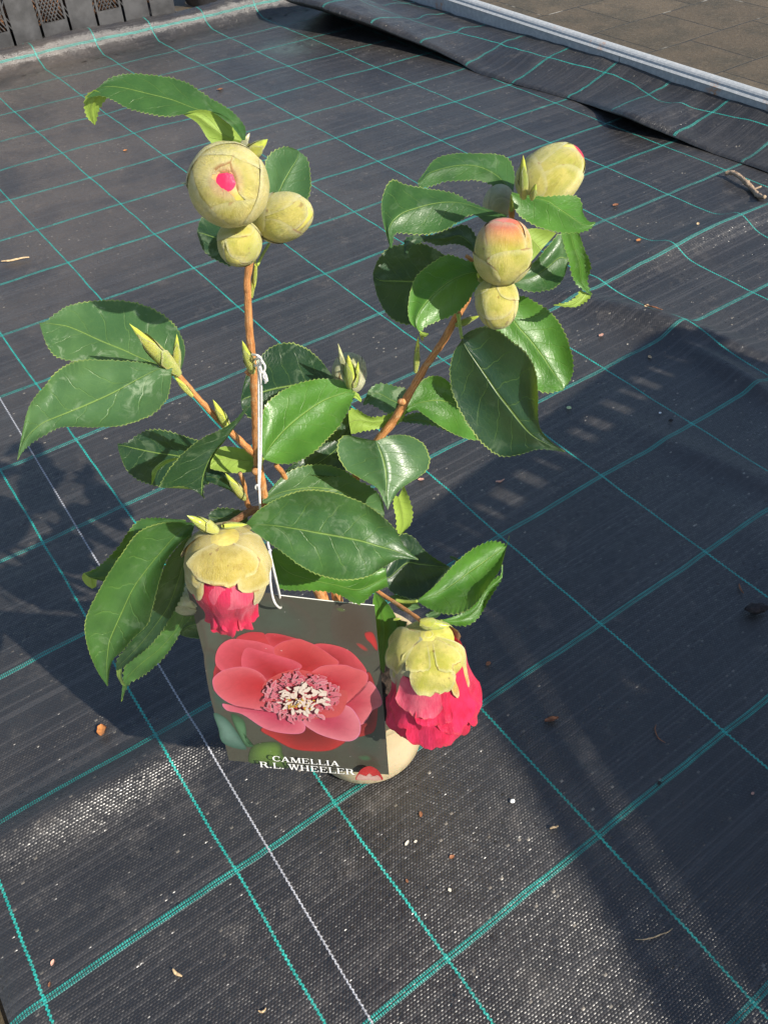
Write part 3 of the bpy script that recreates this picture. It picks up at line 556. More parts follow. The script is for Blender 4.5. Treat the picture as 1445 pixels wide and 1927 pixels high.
# --- left pair
leaf([(341,699,338,700,336,702),(349,660,316,691,308,692),(339,627,285,682,282,687),(320,602,258,671,250,682),(290,582,232,659,222,681),(253,569,205,648,195,680),(213,565,180,637,168,681),(172,567,155,625,140,680),(131,575,128,614,108,672),(103,592,105,610,92,655),(86,605,86,608,82,632),(75,607,75,609,76,612)], -3.2, LEAF_GR, k=3.3, fold=.1, wave=.06)
leaf([(326,692,325,695,324,698),(298,690,300,694,322,722),(270,683,262,712,314,752),(215,678,215,738,285,781),(160,677,168,760,233,800),(131,684,135,774,185,804),(104,702,105,786,140,803),(86,725,84,795,112,805),(66,748,66,808,90,816),(53,772,52,823,66,830),(43,812,41,843,48,846),(33,864,33,865,34,866)], -4.0, LEAF_GR, k=2.3, fold=.14, arch=.3, label='broad leaf dulled by dried water marks, tip pointing down left')
leaf([(470,862,468,868,470,880),(410,845,400,868,412,898),(372,829,362,864,380,915),(333,816,330,857,335,915),(303,809,300,853,304,916),(277,810,275,848,280,911),(256,821,252,843,254,899),(238,833,236,839,236,880),(222,834,222,838,223,846)], -1.2, LEAF_DK, k=3.0, fold=.15)
leaf([(463,762,466,764,470,766),(446,786,453,790,458,782),(417,808,436,810,442,804),(382,824,420,834,422,831),(350,848,400,856,404,852),(324,876,388,880,391,876),(306,903,382,902,384,898),(304,918,381,918,383,916),(344,915,380,928,383,930),(372,926,381,934,385,936),(385,938,386,939,387,940)], -3.6, LEAF_DK, k=1.0, kx=1.0, fold=.2, label='folded dull leaf with a hole near its edge')
leaf([(338,864,336,862,333,861),(316,872,312,868,308,867),(298,886,293,884,288,884),(292,900,289,898,286,897),(287,911,286,912,285,911)], -3.9, LEAF_BR, k=1, side='b', fold=0, teeth=.3)
leaf([(476,850,478,868,476,888),(445,842,440,866,440,890),(415,842,412,865,412,886),(398,866,396,875,396,882)], -1.8, LEAF, k=2.5, side='b', fold=.1, teeth=.6)
leaf([(388,888,388,896,388,905),(400,880,408,900,412,914),(425,890,430,912,435,924),(448,910,450,925,452,932),(463,940,463,941,463,942)], -2.0, LEAF_DK, k=3, fold=.25)
leaf([(470,965,466,975,468,985),(440,958,440,972,440,990),(410,957,412,975,414,995),(392,968,393,972,394,985)], -3.6, LEAF_DK, k=3, fold=.1)
# --- lower left cluster
leaf([(368,983,367,985,367,988),(326,982,335,1004,361,1004),(289,988,300,1043,338,1024),(258,1004,272,1078,313,1056),(234,1036,249,1112,300,1095),(209,1072,228,1157,289,1140),(184,1116,216,1184,278,1175),(165,1155,207,1207,250,1202),(160,1185,204,1228,232,1224),(168,1225,202,1248,214,1240),(183,1262,202,1270,207,1262),(202,1291,203,1291,204,1290)], -7.0, LEAF, k=1.2, fold=.38, teeth=1.3, label='long drooping leaf folded along its midrib, nearest the lower left')
leaf([(350,978,350,981,350,986),(303,975,306,982,312,992),(266,978,276,995,284,1012),(244,998,254,1022,262,1040),(224,1028,234,1052,246,1068),(202,1052,214,1078,226,1090),(180,1070,190,1086,206,1096),(158,1078,168,1086,180,1090)], -5.6, LEAF, k=1.8, fold=.0, 
     extra=[dict(st=[(157,1079,178,1072),(155,1088,186,1080),(162,1100,183,1092),(174,1108,182,1104)], d0=-7.2, k=-1, fold=-.1, side='b', u0=.8, teeth=.3)])
leaf([(362,998,362,1000,362,1003),(342,1020,352,1040,353,1055),(315,1055,335,1095,347,1108),(296,1105,318,1140,334,1138),(280,1160,298,1170,312,1178),(252,1200,270,1206,282,1216),(232,1226,246,1232,256,1237),(220,1244,226,1252,232,1256),(219,1262,221,1262,224,1261)], -5.8, LEAF_DK, k=1.3, fold=.25,
     extra=[dict(st=[(220,1254,230,1256),(221,1272,230,1274),(230,1289,237,1291)], d0=-8.8, k=.5, fold=0, side='b', u0=.8, teeth=.4)])
leaf([(350,1118,352,1120,356,1124),(334,1130,350,1150,363,1155),(306,1178,330,1188,345,1180),(276,1212,300,1222,318,1226),(248,1234,272,1244,286,1259),(235,1256,250,1264,262,1276),(232,1280,236,1284,243,1288),(228,1319,229,1320,230,1320)], -5.0, LEAF, k=1.0, fold=.2)
leaf([(338,1184,338,1190,340,1195),(350,1155,356,1178,358,1200),(372,1150,375,1175,380,1202)], -3.4, LEAF_DK, k=1.5, fold=.1, teeth=.4)
# --- stems
def stem(name, pts, rads, mat, wob=.25, label=None, nodes=()):
    mb = MB(); mb.tube([P(*p) for p in pts], [r*.0008*scl(*p)/.00031 for r, p in zip(rads, pts)], 14, 8, wob)
    for (x, y, d, r) in nodes:
        r *= .82*scl(x, y, d)/.00031; mb.tube([P(x, y-5, d), P(x, y, d-.05), P(x, y+5, d)], [r*.0006, r*.00115, r*.0006], 12, 4, .3)
    o = mb.build(name, mat, plant)
    if label: o['label'] = label
    return o
stem('main_stem', [(477,470,-2.9),(466,520,-2.9),(467,570,-2.9),(471,640,-2.8),(478,720,-2.6),(482,800,-2.4),(485,860,-2.2),(492,910,-2.0),(505,960,-1.6),(545,1030,-.9),(600,1110,-.3),(645,1262,0)], [2.6,2.7,2.8,3.0,3.0,3.1,3.4,3.5,3.7,4.0,4.4,4.8], BARK, nodes=((470,700,-2.95,3.0),(483,885,-2.4,3.4)))
stem('branch', [(963,390,-.3),(958,430,.4),(930,480,.5),(893,500,-.2),(880,560,-.2),(858,598,-.3),(832,645,-.4),(800,690,-.4),(772,738,-.4),(745,785,-.4),(712,828,-.5),(668,900,-.6),(640,980,-.4),(630,1090,-.2),(660,1262,0)], [2.0,2.1,2.2,2.3,2.3,2.9,2.6,2.7,2.9,3.0,3.1,3.2,3.3,3.6,4.0], BARK, nodes=((862,592,-.35,2.8),(757,755,-.45,2.9)))
stem('branch', [(876,481,.2),(886,488,.1),(895,500,0)], [1.2,1.4,1.5], BARK)
stem('branch', [(333,702,-3.4),(350,722,-3.3),(372,748,-3.1),(398,776,-2.9),(425,803,-2.7),(455,832,-2.5),(480,856,-2.2)], [1.9,2.2,2.2,2.2,2.3,2.4,2.5], BARK)
stem('branch', [(452,890,-3.0),(460,915,-2.9),(463,935,-2.8),(470,955,-2.4),(500,975,-1.8)], [1.5,1.6,1.7,2.0,2.2], BARK)
stem('branch', [(512,960,-1.8),(478,960,-3.0),(455,972,-4.4),(435,984,-6.0),(424,988,-7.4)], [2.8,2.9,2.6,2.4,2.0], BARK_OLD)
stem('branch', [(640,1060,-.6),(680,1085,-1.2),(710,1112,-1.8),(740,1132,-2.6),(770,1152,-3.6),(797,1172,-4.6)], [1.4,1.4,1.4,1.4,1.5,1.5], BARK, label='thin reddish twig carrying the lower right flower')
stem('branch', [(520,875,-1.6),(533,892,-1.2),(540,912,-1.0),(530,950,-.8)], [1.9,2.0,2.0,2.2], BARK)
# --- buds
def frame(A):
    e1 = A.orthogonal().normalized(); e1 = (FW0 - A*FW0.dot(A)) if abs(FW0.dot(A)) < .95 else (Vector((0, 0, 1))-A*A.z); e1.normalize(); return e1, A.cross(e1)
def shell(mb, B, A, xr, th, wd, t0, t1, off=0.0, ruf=0.0, flare=0.0, nu=18, nv=13, point=0.0, tint=None, seed=0, notch=0.0, m=0, rd=.32):
    """one overlapping scale or petal wrapped on the surface of revolution xr(t) -> (x, r)"""
    e1, e2 = frame(A); vs = []; uv = []; cc = []
    for i in range(nu+1):
        u = i/nu
        for j in range(nv):
            s = 2*j/(nv-1)-1; tip = (1-abs(s)**2.6)**.5 if point == 0 else (1-abs(s))**point
            t = t0+(t1-t0)*u*(1-rd+rd*tip)+notch*noise.noise(Vector((s*4, seed, 0)))*u**3
            x, r = xr(t); w_ = wd*(.62+.38*math.sin(math.pi/2*min(1, u*1.5))) if t0 < .2 else wd
            a = th+s*w_
            r += off*(.4+.6*u)+flare*u**3+ruf*u*u*noise.noise(Vector((math.cos(a)*3+seed, math.sin(a)*3, u*2)))+ruf*.25*u**3*math.sin(s*5+seed)
            p = B+A*x+(e1*math.cos(a)+e2*math.sin(a))*r
            vs.append(p); uv.append((u, j/(nv-1))); cc.append(tint(t) if tint else 0.0)
    mb.add(vs, [(i*nv+j, (i+1)*nv+j, (i+1)*nv+j+1, i*nv+j+1) for i in range(nu) for j in range(nv-1)], uv, cc, m)
def egg(L, Rm, p=.0, q=.85):
    def f(t):
        t = max(0.0, min(1.0, t)); s = math.sin(math.pi*t); return L*(1-math.cos(math.pi*t))/2, Rm*(s**q)*(1-p*t**2.5)
    return f
def bud(name, base, tip, Rm, mat, n=8, p=.0, q=.85, tint=None, core=None, label=None, ends=None, seed=1, wid=1.0, pk=.9, so_=.010):
    B, T = Vector(base), Vector(tip); A = (T-B); Rm *= ((B+T)/2-CAM).dot(FW)/F_PX; L = A.length; A.normalize(); f = egg(L, Rm, p, q); rng = random.Random(seed)
    mb = MB(); vs = []; nn = 28; e1, e2 = frame(A)
    for i in range(nn+1):
        x, r = f(i/nn)
        for k in range(32): a = 2*math.pi*k/32; vs.append(B+A*x+(e1*math.cos(a)+e2*math.sin(a))*r*.95)
    mb.add(vs, [(i*32+k, (i+1)*32+k, (i+1)*32+(k+1) % 32, i*32+(k+1) % 32) for i in range(nn) for k in range(32)], [(0.2, .5)]*len(vs), c=[(tint(i/nn) if tint else 0.0) for i in range(nn+1) for k in range(32)])
    mb.m = [1 if f_ // 32 >= nn*pk else 0 for f_ in range(nn*32)]
    o = mb.build(name, [mat, core or mat], plant)
    if label: o['label'] = label
    for i in range(n):
        s = MB(); t1 = (ends[i] if ends else .99-.62*(i/(n-1))**1.4); th = i*2.4+rng.random()*.5
        shell(s, B, A, f, th, wid*(1.0+.25*rng.random()), .02, t1, off=Rm*(.0+so_*i), ruf=Rm*.03, rd=(.07 if t1 > .9 else .38), tint=tint, seed=seed*7+i, nu=22, nv=17)
        so = s.build('sepal', mat); so.parent = o; so.matrix_parent_inverse = o.matrix_world.inverted(); so.matrix_parent_inverse = (Matrix.Translation(-plant.location)).inverted() @ Matrix.Translation(-plant.location)
    return o, f, B, A
def towards(px, py, d, tx, ty, back, fwd):
    """axis through (px,py,d) whose tip leans to the viewer so that it shows at (tx,ty)"""
    c = P(px, py, d); v = (CAM-c).normalized(); q = P(tx, ty, d); lat = (q-c); return c-v*back-lat*.6, c+v*fwd+lat*.7
r1 = 74*scl(431, 350, -4.2)
b, t = towards(431, 350, -4.2, 423, 338, r1*.98, r1*.98)
def pink_tip(a, b_): return lambda t: max(0, min(1, (t-a)/(b_-a)))
bud('flower_bud', b, t, 75, BUDS, n=9, tint=lambda t: .6*max(0, min(1, (t-.86)/.08)), core=PETAL, pk=.90, ends=[.945,.95,.94,.905,.86,.81,.77,.73,.68], q=.9, p=.06, so_=.006, label='largest round bud with a bright pink eye', seed=3)
bud('flower_bud', P(458,425,-3.2), P(443,494,-4.6), 43, BUD, n=7, p=.28, label='small green bud pointing down with a brown tip', seed=5)
bud('flower_bud', P(488,420,-2.7), P(583,395,-3.8), 47, BUD, n=8, p=.42, q=.8, label='green bud pointing right beside the largest bud', seed=8, ends=[.99,.97,.9,.8,.7,.62,.5,.4])
bud('flower_bud', P(984,378,-.4), P(1092,283,-.2), 58, BUD, n=8, p=.45, q=.72, tint=pink_tip(.86, .96), core=PETAL, pk=.86, ends=[.91,.9,.89,.85,.75,.66,.5,.38], label='egg shaped bud with a pink point at the top of the right branch', seed=11)
bud('flower_bud', P(942,531,-2.2), P(951,414,-1.9), 53, BUD, n=8, q=.72, tint=lambda t: .9*max(0, min(1, (t-.62)/.3)), ends=[.985,.97,.9,.8,.62,.55,.5,.4], label='oval bud flushed pink at its crown', seed=14)
bud('flower_bud', P(930,523,-1.9), P(939,620,-2.9), 42, BUD, n=8, p=.34, q=.72, label='blunt green bud hanging below the pink crowned one', seed=17)
bud('flower_bud', P(925,412,.8), P(950,350,1.6), 28, BUDP, n=6, label='pale bud half hidden behind the leaves', seed=19)
bud('flower_bud', P(652,740,.6), P(662,664,1.8), 32, BUDP, n=7, q=.7, label='pale bud seen from behind between the stems', seed=21)
bud('flower_bud', P(368,1128,-5.2), P(338,1132,-6.4), 28, BUDP, n=6, label='pale bud hidden behind the half open flower', seed=23)
# growth buds
def shoot(a, b_, r, n=5, mat=None, seed=0, lab=None):
    B, T = P(*a), P(*b_); A = T-B; r *= scl(*a)/.00031; L = A.length; A.normalize(); rng = random.Random(seed)
    f = lambda t: (L*max(0, min(1, t)), r*(math.sin(math.pi*min(1, max(0, t)*.78+.18))**.9)*(1-.25*t)*(1-max(0, t-.9)*8 if t > .9 else 1))
    mb = MB(); vs = []; e1, e2 = frame(A)
    for i in range(17):
        x, rr = f(i/16)
        for k in range(12): an = 2*math.pi*k/12; vs.append(B+A*x+(e1*math.cos(an)+e2*math.sin(an))*max(rr, 0)*.85)
    mb.add(vs, [(i*12+k, (i+1)*12+k, (i+1)*12+(k+1) % 12, i*12+(k+1) % 12) for i in range(16) for k in range(12)], [(.3, .5)]*len(vs))
    for i in range(n): shell(mb, B, A, f, i*2.5+rng.random(), 1.15, .0, 1.0-.75*(i/n), off=r*.06*i, ruf=r*.05, point=.8, seed=seed+i, tint=lambda t: .7*max(0, (t-.85)/.15), nu=14, nv=9)
    o = mb.build('leaf_bud', mat or SHOOT, plant)
    if lab: o['label'] = lab
    return o
shoot((334,703,-3.5), (244,609,-4.6), .0044, 6, seed=1, lab='long pointed yellow shoot at the end of the left branch')
shoot((333,700,-3.2), (333,628,-3.0), .0026, 4, seed=2)
shoot((362,745,-3.4), (325,704,-3.6), .0020, 3, seed=33)
shoot((476,700,-3.2), (456,641,-3.8), .0030, 4, seed=3)
shoot((430,806,-3.0), (401,752,-3.2), .0028, 4, seed=4, mat=SHOOT)
shoot((782,700,-.6), (787,632,-.8), .0020, 3, seed=5)
shoot((795,640,-.7), (790,622,-.8), .0012, 2, seed=55)
shoot((460,938,-3.1), (424,890,-3.6), .0028, 4, seed=6)
shoot((408,1000,-8.0), (352,970,-8.2), .0036, 6, seed=7, lab='pointed shoot beside the half open flower')
shoot((420,990,-8.0), (466,987,-7.0), .0022, 3, seed=8)
shoot((858,612,-.6), (903,594,-.9), .0022, 3, seed=9)
shoot((910,528,-1.2), (898,514,-1.5), .0028, 3, seed=10)
shoot((985,372,-1.9), (984,292,-2.4), .0030, 4, seed=12)
shoot((1000,374,-2.0), (1008,345,-2.5), .0022, 3, seed=13)
shoot((655,726,-.2), (636,646,-.4), .0024, 4, seed=14, mat=BUDP)
shoot((660,728,-.4), (655,668,-1.0), .0036, 5, seed=15)
shoot((668,728,-.3), (674,680,-.2), .0020, 3, seed=16)
shoot((462,298,-3.2), (504,262,-3.4), .0046, 4, seed=17)
shoot((452,286,-3.0), (470,250,-2.8), .0024, 3, seed=18, mat=BUDP)
shoot((790,1172,-4.6), (846,1178,-4.8), .0036, 5, seed=19)
shoot((740,1166,-2.6), (755,1164,-2.6), .0010, 2, seed=119)
shoot((360,346,-3.6), (340,344,-3.4), .0012, 2, seed=20, mat=BUDP)
shoot((482,500,-2.8), (479,545,-2.9), .0014, 3, seed=24)
shoot((474,560,-2.9), (482,480,-2.6), .0013, 3, seed=25)
mb = MB(); mb.tube([P(484,500,-2.7), P(495,478,-2.5), P(507,458,-2.3)], [3*scl(484, 500, -2.7)]*3, 8, 4); mb.build('leaf_stalk', GREEN_STEM, plant)
# half open flower (front, left) and open flower (lower right)
def flower(label, base, tip, f, n_s, sep, n_p, pet, smat, seed):
    B, T = base, tip; A = (T-B).normalized(); sc_c = f(.25)[1]/.0205; rng = random.Random(seed); mb = MB(); vs = []; e1, e2 = frame(A)
    for i in range(21):
        x, r = f(i/20*.8)
        for k in range(28): a = 2*math.pi*k/28; vs.append(B+A*x+(e1*math.cos(a)+e2*math.sin(a))*r*.8)
    mb.add(vs, [(i*28+k, (i+1)*28+k, (i+1)*28+(k+1) % 28, i*28+(k+1) % 28) for i in range(20) for k in range(28)]+[tuple(20*28+k for k in range(28))])
    mb.add([B+A*(x_*sc_c)+(e1*math.cos(2*math.pi*k/20)+e2*math.sin(2*math.pi*k/20))*r_*sc_c for x_, r_ in ((.0035, .0155), (.001, .010), (-.001, .005), (-.0016, .0001)) for k in range(20)], [(i*20+k, i*20+(k+1) % 20, (i+1)*20+(k+1) % 20, (i+1)*20+k) for i in range(3) for k in range(20)], [(.3, .5)]*80, m=1)
    mb.m = [1 if i < 28*9 else m_ for i, m_ in enumerate(mb.m)]
    o = mb.build('flower', [PETAL, smat], plant); o['label'] = label
    inv = Matrix.Identity(4)
    def child(m_, nm, mt):
        c = m_.build(nm, mt); c.parent = o; c.matrix_parent_inverse = inv; return c
    for kw in pet: 
        s = MB(); mt = kw.pop('mat', PETAL); shell(s, B, A, f, nu=24, nv=25, **kw); child(s, 'petal', mt)
    for kw in sep:
        s = MB(); mt = kw.pop('mat', smat); shell(s, B, A, f, nu=20, nv=21, **kw); child(s, 'sepal', mt)
    return o
def prof_f1(t):      # x,r metres
    return cr([(-.0005, .002), (.002, .014), (.009, .0220), (.018, .0250), (.028, .0248), (.037, .0210), (.045, .0165), (.052, .0150), (.059, .0155)], max(0, min(1, t))*8)
B = P(423, 1010, -8.2); T = P(440, 1166, -8.6); L1 = (T-B).length
sc1 = L1/.060
q1 = 72*scl(425, 1070, -8.4)/.025; f1 = lambda t: tuple(a*b for a, b in zip(prof_f1(t), (sc1, q1)))
pets = []; rng = random.Random(4)
for i in range(9): pets.append(dict(th=i*2.4+.3, wd=.62, t0=.35, t1=1.0-.012*i+.03*rng.random(), off=-.0040+.0006*i, ruf=.0034, flare=.0006, seed=i, notch=.02, rd=.12))
for i in range(4): pets.append(dict(th=math.pi+(-.9+.62*i), wd=.55, t0=.3, t1=.97-.05*(i % 2), off=.0001+.0004*i, ruf=.0034, flare=.0006, seed=40+i, notch=.03, rd=.12))
pets.append(dict(th=math.pi-.05, wd=.75, t0=.2, t1=.56, off=.0006, ruf=.001, seed=60, mat=PINK, notch=.05, rd=.2))
seps = [dict(th=math.pi+a, wd=w_, t0=.02, t1=t1, off=o_, ruf=.0015, seed=i, notch=.03, rd=.22, tint=(lambda t: .5*max(0, (t-.5)/.3)) if i in (1, 3) else None) for i, (a, w_, t1, o_) in enumerate(
    [(2.9, 1.2, .66, .0006), (1.45, .75, .60, .0008), (-1.45, .70, .68, .0010), (-2.1, .75, .60, .0012), (2.1, .8, .55, .0014), (.95, .5, .50, .0014), (1.35, .85, .40, .0016), (-1.25, .9, .44, .0018), (-.05, 1.1, .30, .0024), (2.6, 1.0, .4, .0034)])]
flower('half open flower, yellow green scales above and a crimson skirt, hanging over the tag', B, T, f1, 0, seps, 0, pets, BUDY, 2)
def prof_f2(t):
    return cr([(-.001, .003), (.002, .014), (.008, .0205), (.017, .0225), (.026, .0232), (.035, .0245), (.044, .0262), (.052, .0265), (.058, .0250)], max(0, min(1, t))*8)
B = P(806, 1196, -5.0); T = P(814, 1350, -5.2); sc2 = (T-B).length/.060
q2 = 78*scl(810, 1280, -5.1)/.0265; f2 = lambda t: tuple(a*b for a, b in zip(prof_f2(t), (sc2, q2)))
pets = []
for i in range(8): pets.append(dict(th=i*2.4, wd=.7, t0=.3, t1=.92-.01*i, off=-.0050+.0006*i, ruf=.0025, seed=i+100, notch=.02, rd=.15))
for a, w_, t1, o_, fl in [(-.95, .42, .95, .0, .001), (.95, .5, .93, .0002, .0005), (.05, .42, 1.04, .0004, -.002), (-.45, .38, .98, .0006, -.001), (.5, .42, .90, .0008, .002), (-1.1, .5, .84, .0010, .003), (-.15, .45, .84, .0012, .0032), (1.25, .5, .80, .001, .004), (.55, .48, .72, .0018, .0034), (-.7, .45, .70, .0016, .003), (.0, .4, .62, .0022, .003)]:
    pets.append(dict(th=math.pi-a, wd=w_, t0=.3, t1=t1, off=o_, flare=fl, ruf=.0030, seed=int(a*50)+300, notch=.03, rd=.2))
pets.append(dict(th=math.pi+.35, wd=.55, t0=.3, t1=.56, off=.0026, flare=.002, ruf=.001, seed=71, notch=.03, mat=PINK))
seps = [dict(th=math.pi+a, wd=w_, t0=.02, t1=t1, off=o_, ruf=.0022, flare=.0004, seed=i+9, notch=.03, tint=(lambda t: .55*max(0, (t-.3)/.25)) if i in (0, 1) else None, **({'mat': BUDP} if i == 1 else {})) for i, (a, w_, t1, o_) in enumerate(
    [(-.95, .5, .50, .0010), (1.05, .42, .48, .0012), (2.9, 1.2, .5, .001), (.0, .60, .38, .0020), (-.62, .45, .22, .0026), (.5, .5, .20, .0029), (1.5, .7, .3, .004), (1.7, .6, .5, .0012)])]
flower('opened crimson flower hanging head down, the lower right one', B, T, f2, 0, seps, 0, pets, BUD, 3)

# ---------------------------------------------------------------- picture tag
TA, TB, TC = P(350, 1103, -6.3), P(705, 1140, -5.4), P(732, 1458, -5.5)
TN = (TB-TA).cross(TC-TA).normalized()
if TN.dot(CAM-TA) < 0: TN = -TN
def on_tag(cx, cy, off=0.0):
    d = ray(340+cx/3.44, 1080+cy/3.44); p = CAM + d*((TA-CAM).dot(TN)/d.dot(TN)); return p+TN*off
def lin(c): return tuple((x/255/12.92 if x/255 <= .04045 else ((x/255+.055)/1.055)**2.4) for x in c)
def mat_print():
    q = NT('printed_card'); q.uv(); at = q.n('ShaderNodeAttribute', attribute_name='tint'); n1 = q.noise(q.obj, 900, 3, .7); n2 = q.noise(q.obj, 70, 3)
    col = q.mix(q.m('MULTIPLY', q.ss(q.noise(q.obj, 130, 4, .6, 1.5), .35, .75), .13), at.outputs['Color'], (0.05, .015, .012)); col = q.mix(q.m('MULTIPLY', n1, .16), col, (0.02, .02, .02)); sc = q.ss(q.noise(q.obj, 420, 2), .74, .79)
    col = q.mix(q.m('MULTIPLY', sc, .5), col, (.8, .8, .8))
    col = q.mix(1.0, col, (.62, .57, .55), 'MULTIPLY')
    q.p(Base_Color=col, Roughness=.4, Normal=q.bump(n2, .0006, .5), Coat_Weight=.5, Coat_Roughness=.2); return q.mat
PRINT = mat_print(); PRINTW = simple('white_ink', (.8, .8, .76), .4, 300, .03, .0001); INK = simple('shadow_ink', (.03, .03, .027), .4, 300, .05, .0001); WHITE = simple('card_white', (.75, .75, .72), .5, 100, .05)
import bmesh
tagroot = empty('plant_tag', on_tag(640, 300), 'glossy picture tag showing a pink camellia bloom, hung from the plant on white cord', 'plant tag')
bm = bmesh.new(); outer = [(34, 60), (330, 100), (640, 140), (950, 176), (1255, 206), (1305, 760), (1348, 1300), (1000, 1272), (640, 1238), (313, 1207), (180, 640)]
hole = [(635+27*math.cos(a), 221+17*math.sin(a)) for a in [2*math.pi*k/20 for k in range(20)]]
def ring(pts): 
    vs = [bm.verts.new(on_tag(*p)) for p in pts]; return [bm.edges.new((vs[i], vs[(i+1) % len(vs)])) for i in range(len(vs))]
es = ring(outer)+ring(hole); bmesh.ops.triangle_fill(bm, edges=es, use_beauty=True, normal=TN)
for f in bm.faces:
    if f.normal.dot(TN) < 0: f.normal_flip()
geo = bmesh.ops.extrude_face_region(bm, geom=list(bm.faces)); 
for v in [g for g in geo['geom'] if isinstance(g, bmesh.types.BMVert)]: v.co -= TN*.0005
bmesh.ops.recalc_face_normals(bm, faces=list(bm.faces))
me = bpy.data.meshes.new('card'); bm.normal_update()
me.materials.append(PRINT); me.materials.append(WHITE)
for f in bm.faces: f.material_index = 0 if f.normal.dot(TN) > .9 else 1
bm.to_mesh(me); bm.free(); BG = lin((88, 92, 80))
a = me.color_attributes.new('tint', 'FLOAT_COLOR', 'POINT')
for i in range(len(me.vertices)): a.data[i].color = BG+(1,)
co = bpy.data.objects.new('card', me); COL.objects.link(co); part(co, tagroot)
pic = MB(); lay = [1]
def blob(pts, c0, c1, ctr=None, rings=((.45, .25), (.8, .7), (.97, 1.0)), dark=None):
    n = len(pts); out = []
    for i in range(n):
        for k in range(4): out.append(cr([pts[(i-1) % n], pts[i], pts[(i+1) % n], pts[(i+2) % n]], 1+k/4))
    cx_, cy_ = ctr or (sum(p[0] for p in pts)/n, sum(p[1] for p in pts)/n); z = lay[0]*.000014+.00002; lay[0] += 1
    c1 = (c1[0], c1[1], int(c1[2]*.82)) if c1[2] > c1[1]+20 else c1; c0, c1 = lin(c0), lin(c1); vs = [on_tag(cx_, cy_, z)]; cc = [c0]; N = len(out)
    ed = dark and lin(dark)
    for rr, f in list(rings)+[(1.0, 1.0)]:
        for p in out:
            vs.append(on_tag(cx_+(p[0]-cx_)*rr, cy_+(p[1]-cy_)*rr, z)); cc.append(tuple(a*(1-f)+b*f for a, b in zip(c0, c1)) if not (ed and rr == 1.0) else ed)
    fs = [(0, 1+k, 1+(k+1) % N) for k in range(N)]; R_ = len(rings)+1
    for j in range(R_-1): fs += [(1+j*N+k, 1+(j+1)*N+k, 1+(j+1)*N+(k+1) % N, 1+j*N+(k+1) % N) for k in range(N)]
    pic.add(vs, fs, None, cc)
soft = ((.4, .1), (.7, .5))
BGs = (92, 90, 80)
blob([(480,120),(700,160),(860,300),(850,430),(640,400),(420,380),(430,220)], (84,98,86), BGs, rings=soft)
blob([(60,120),(130,300),(200,560),(300,520),(260,300),(200,120)], (92,104,92), BGs, rings=soft)
blob([(1000,200),(1200,230),(1260,500),(1100,520),(980,400)], (88,80,68), BGs, rings=soft)
blob([(150,500),(260,540),(330,820),(300,900),(220,900)], (70,98,88), BGs, rings=soft)
blob([(1195,900),(1290,860),(1330,1180),(1180,1200),(1080,1130)], (74,88,76), BGs, rings=soft)
blob([(1190,380),(1240,375),(1270,440),(1272,500),(1230,450),(1200,420)], (215,60,60), (170,60,55), rings=((.5, .2), (.85, .6)), dark=(90,65,58))
blob([(1130,445),(1170,450),(1215,490),(1200,502),(1160,480)], (190,70,65), (120,65,58), rings=((.5, .3),), dark=BGs)
blob([(1000,225),(1040,215),(1075,235),(1040,245)], (100,120,70), BGs, rings=soft)
blob([(215,900),(290,930),(350,1000),(405,1090),(425,1135),(330,1120),(265,1080),(245,1000)], (118,160,148), (70,112,96), ctr=(300,1020))
blob([(330,905),(400,935),(425,1000),(430,1090),(475,1110),(430,1118),(390,1060),(350,980)], (100,150,110), (60,100,70))
blob([(470,1110),(600,1085),(650,1110),(660,1160),(705,1250),(600,1245),(500,1228),(440,1210)], (120,160,76), (72,98,56), ctr=(600,1160))
blob([(1140,1180),(1210,1170),(1240,1200),(1180,1210)], (80,120,90), BGs, rings=soft)
# bloom, back petals first: (outline, centre colour, rim colour, centre)
blob([(520,1000),(600,1062),(720,1128),(850,1146),(960,1142),(1030,1112),(1065,1065),(900,1000),(700,960)], (120,40,35), (196,62,60), ctr=(780,1000), dark=(150,50,48))
blob([(1060,1020),(1130,1052),(1200,1042),(1258,1005),(1275,870),(1262,740),(1212,630),(1150,760)], (110,35,35), (180,55,55), dark=(140,50,48))
blob([(215,650),(215,630),(245,560),(330,560),(300,640),(230,760),(206,700)], (150,45,50), (190,60,70))
blob([(362,412),(440,376),(530,378),(560,400),(640,392),(700,425),(640,500),(480,470),(400,440)], (214,70,76), (206,66,78), dark=(226,100,108))
blob([(552,385),(620,384),(700,402),(760,425),(700,470),(600,470),(560,420)], (196,56,64), (216,78,90), dark=(228,110,118))
blob([(860,455),(960,452),(1080,488),(1160,560),(1203,635),(1120,640),(1000,620),(900,600),(840,520)], (170,36,42), (228,90,102), ctr=(930,560), dark=(232,100,110))
blob([(232,590),(228,520),(262,455),(330,418),(430,425),(520,440),(620,490),(600,620),(420,640),(300,640)], (186,40,48), (236,104,122), ctr=(520,600), dark=(235,110,128))
blob([(600,500),(640,445),(700,425),(760,416),(806,430),(880,462),(980,530),(1022,580),(900,640),(800,690),(700,640)], (190,40,44), (228,96,122), ctr=(800,600), dark=(230,100,130))
blob([(398,600),(396,530),(430,474),(520,496),(640,528),(740,560),(785,600),(700,660),(560,700),(440,660)], (186,38,44), (232,98,118), ctr=(620,650), dark=(234,105,125))
blob([(206,690),(236,645),(300,612),(410,598),(520,640),(570,720),(570,800),(560,872),(430,868),(310,830),(230,765)], (206,48,56), (236,118,160), ctr=(540,720), dark=(236,130,165))
blob([(275,835),(400,868),(560,872),(690,890),(790,950),(806,1005),(760,1032),(640,1024),(530,990),(400,905),(300,880)], (204,60,96), (238,130,184), ctr=(640,900), dark=(240,140,190))
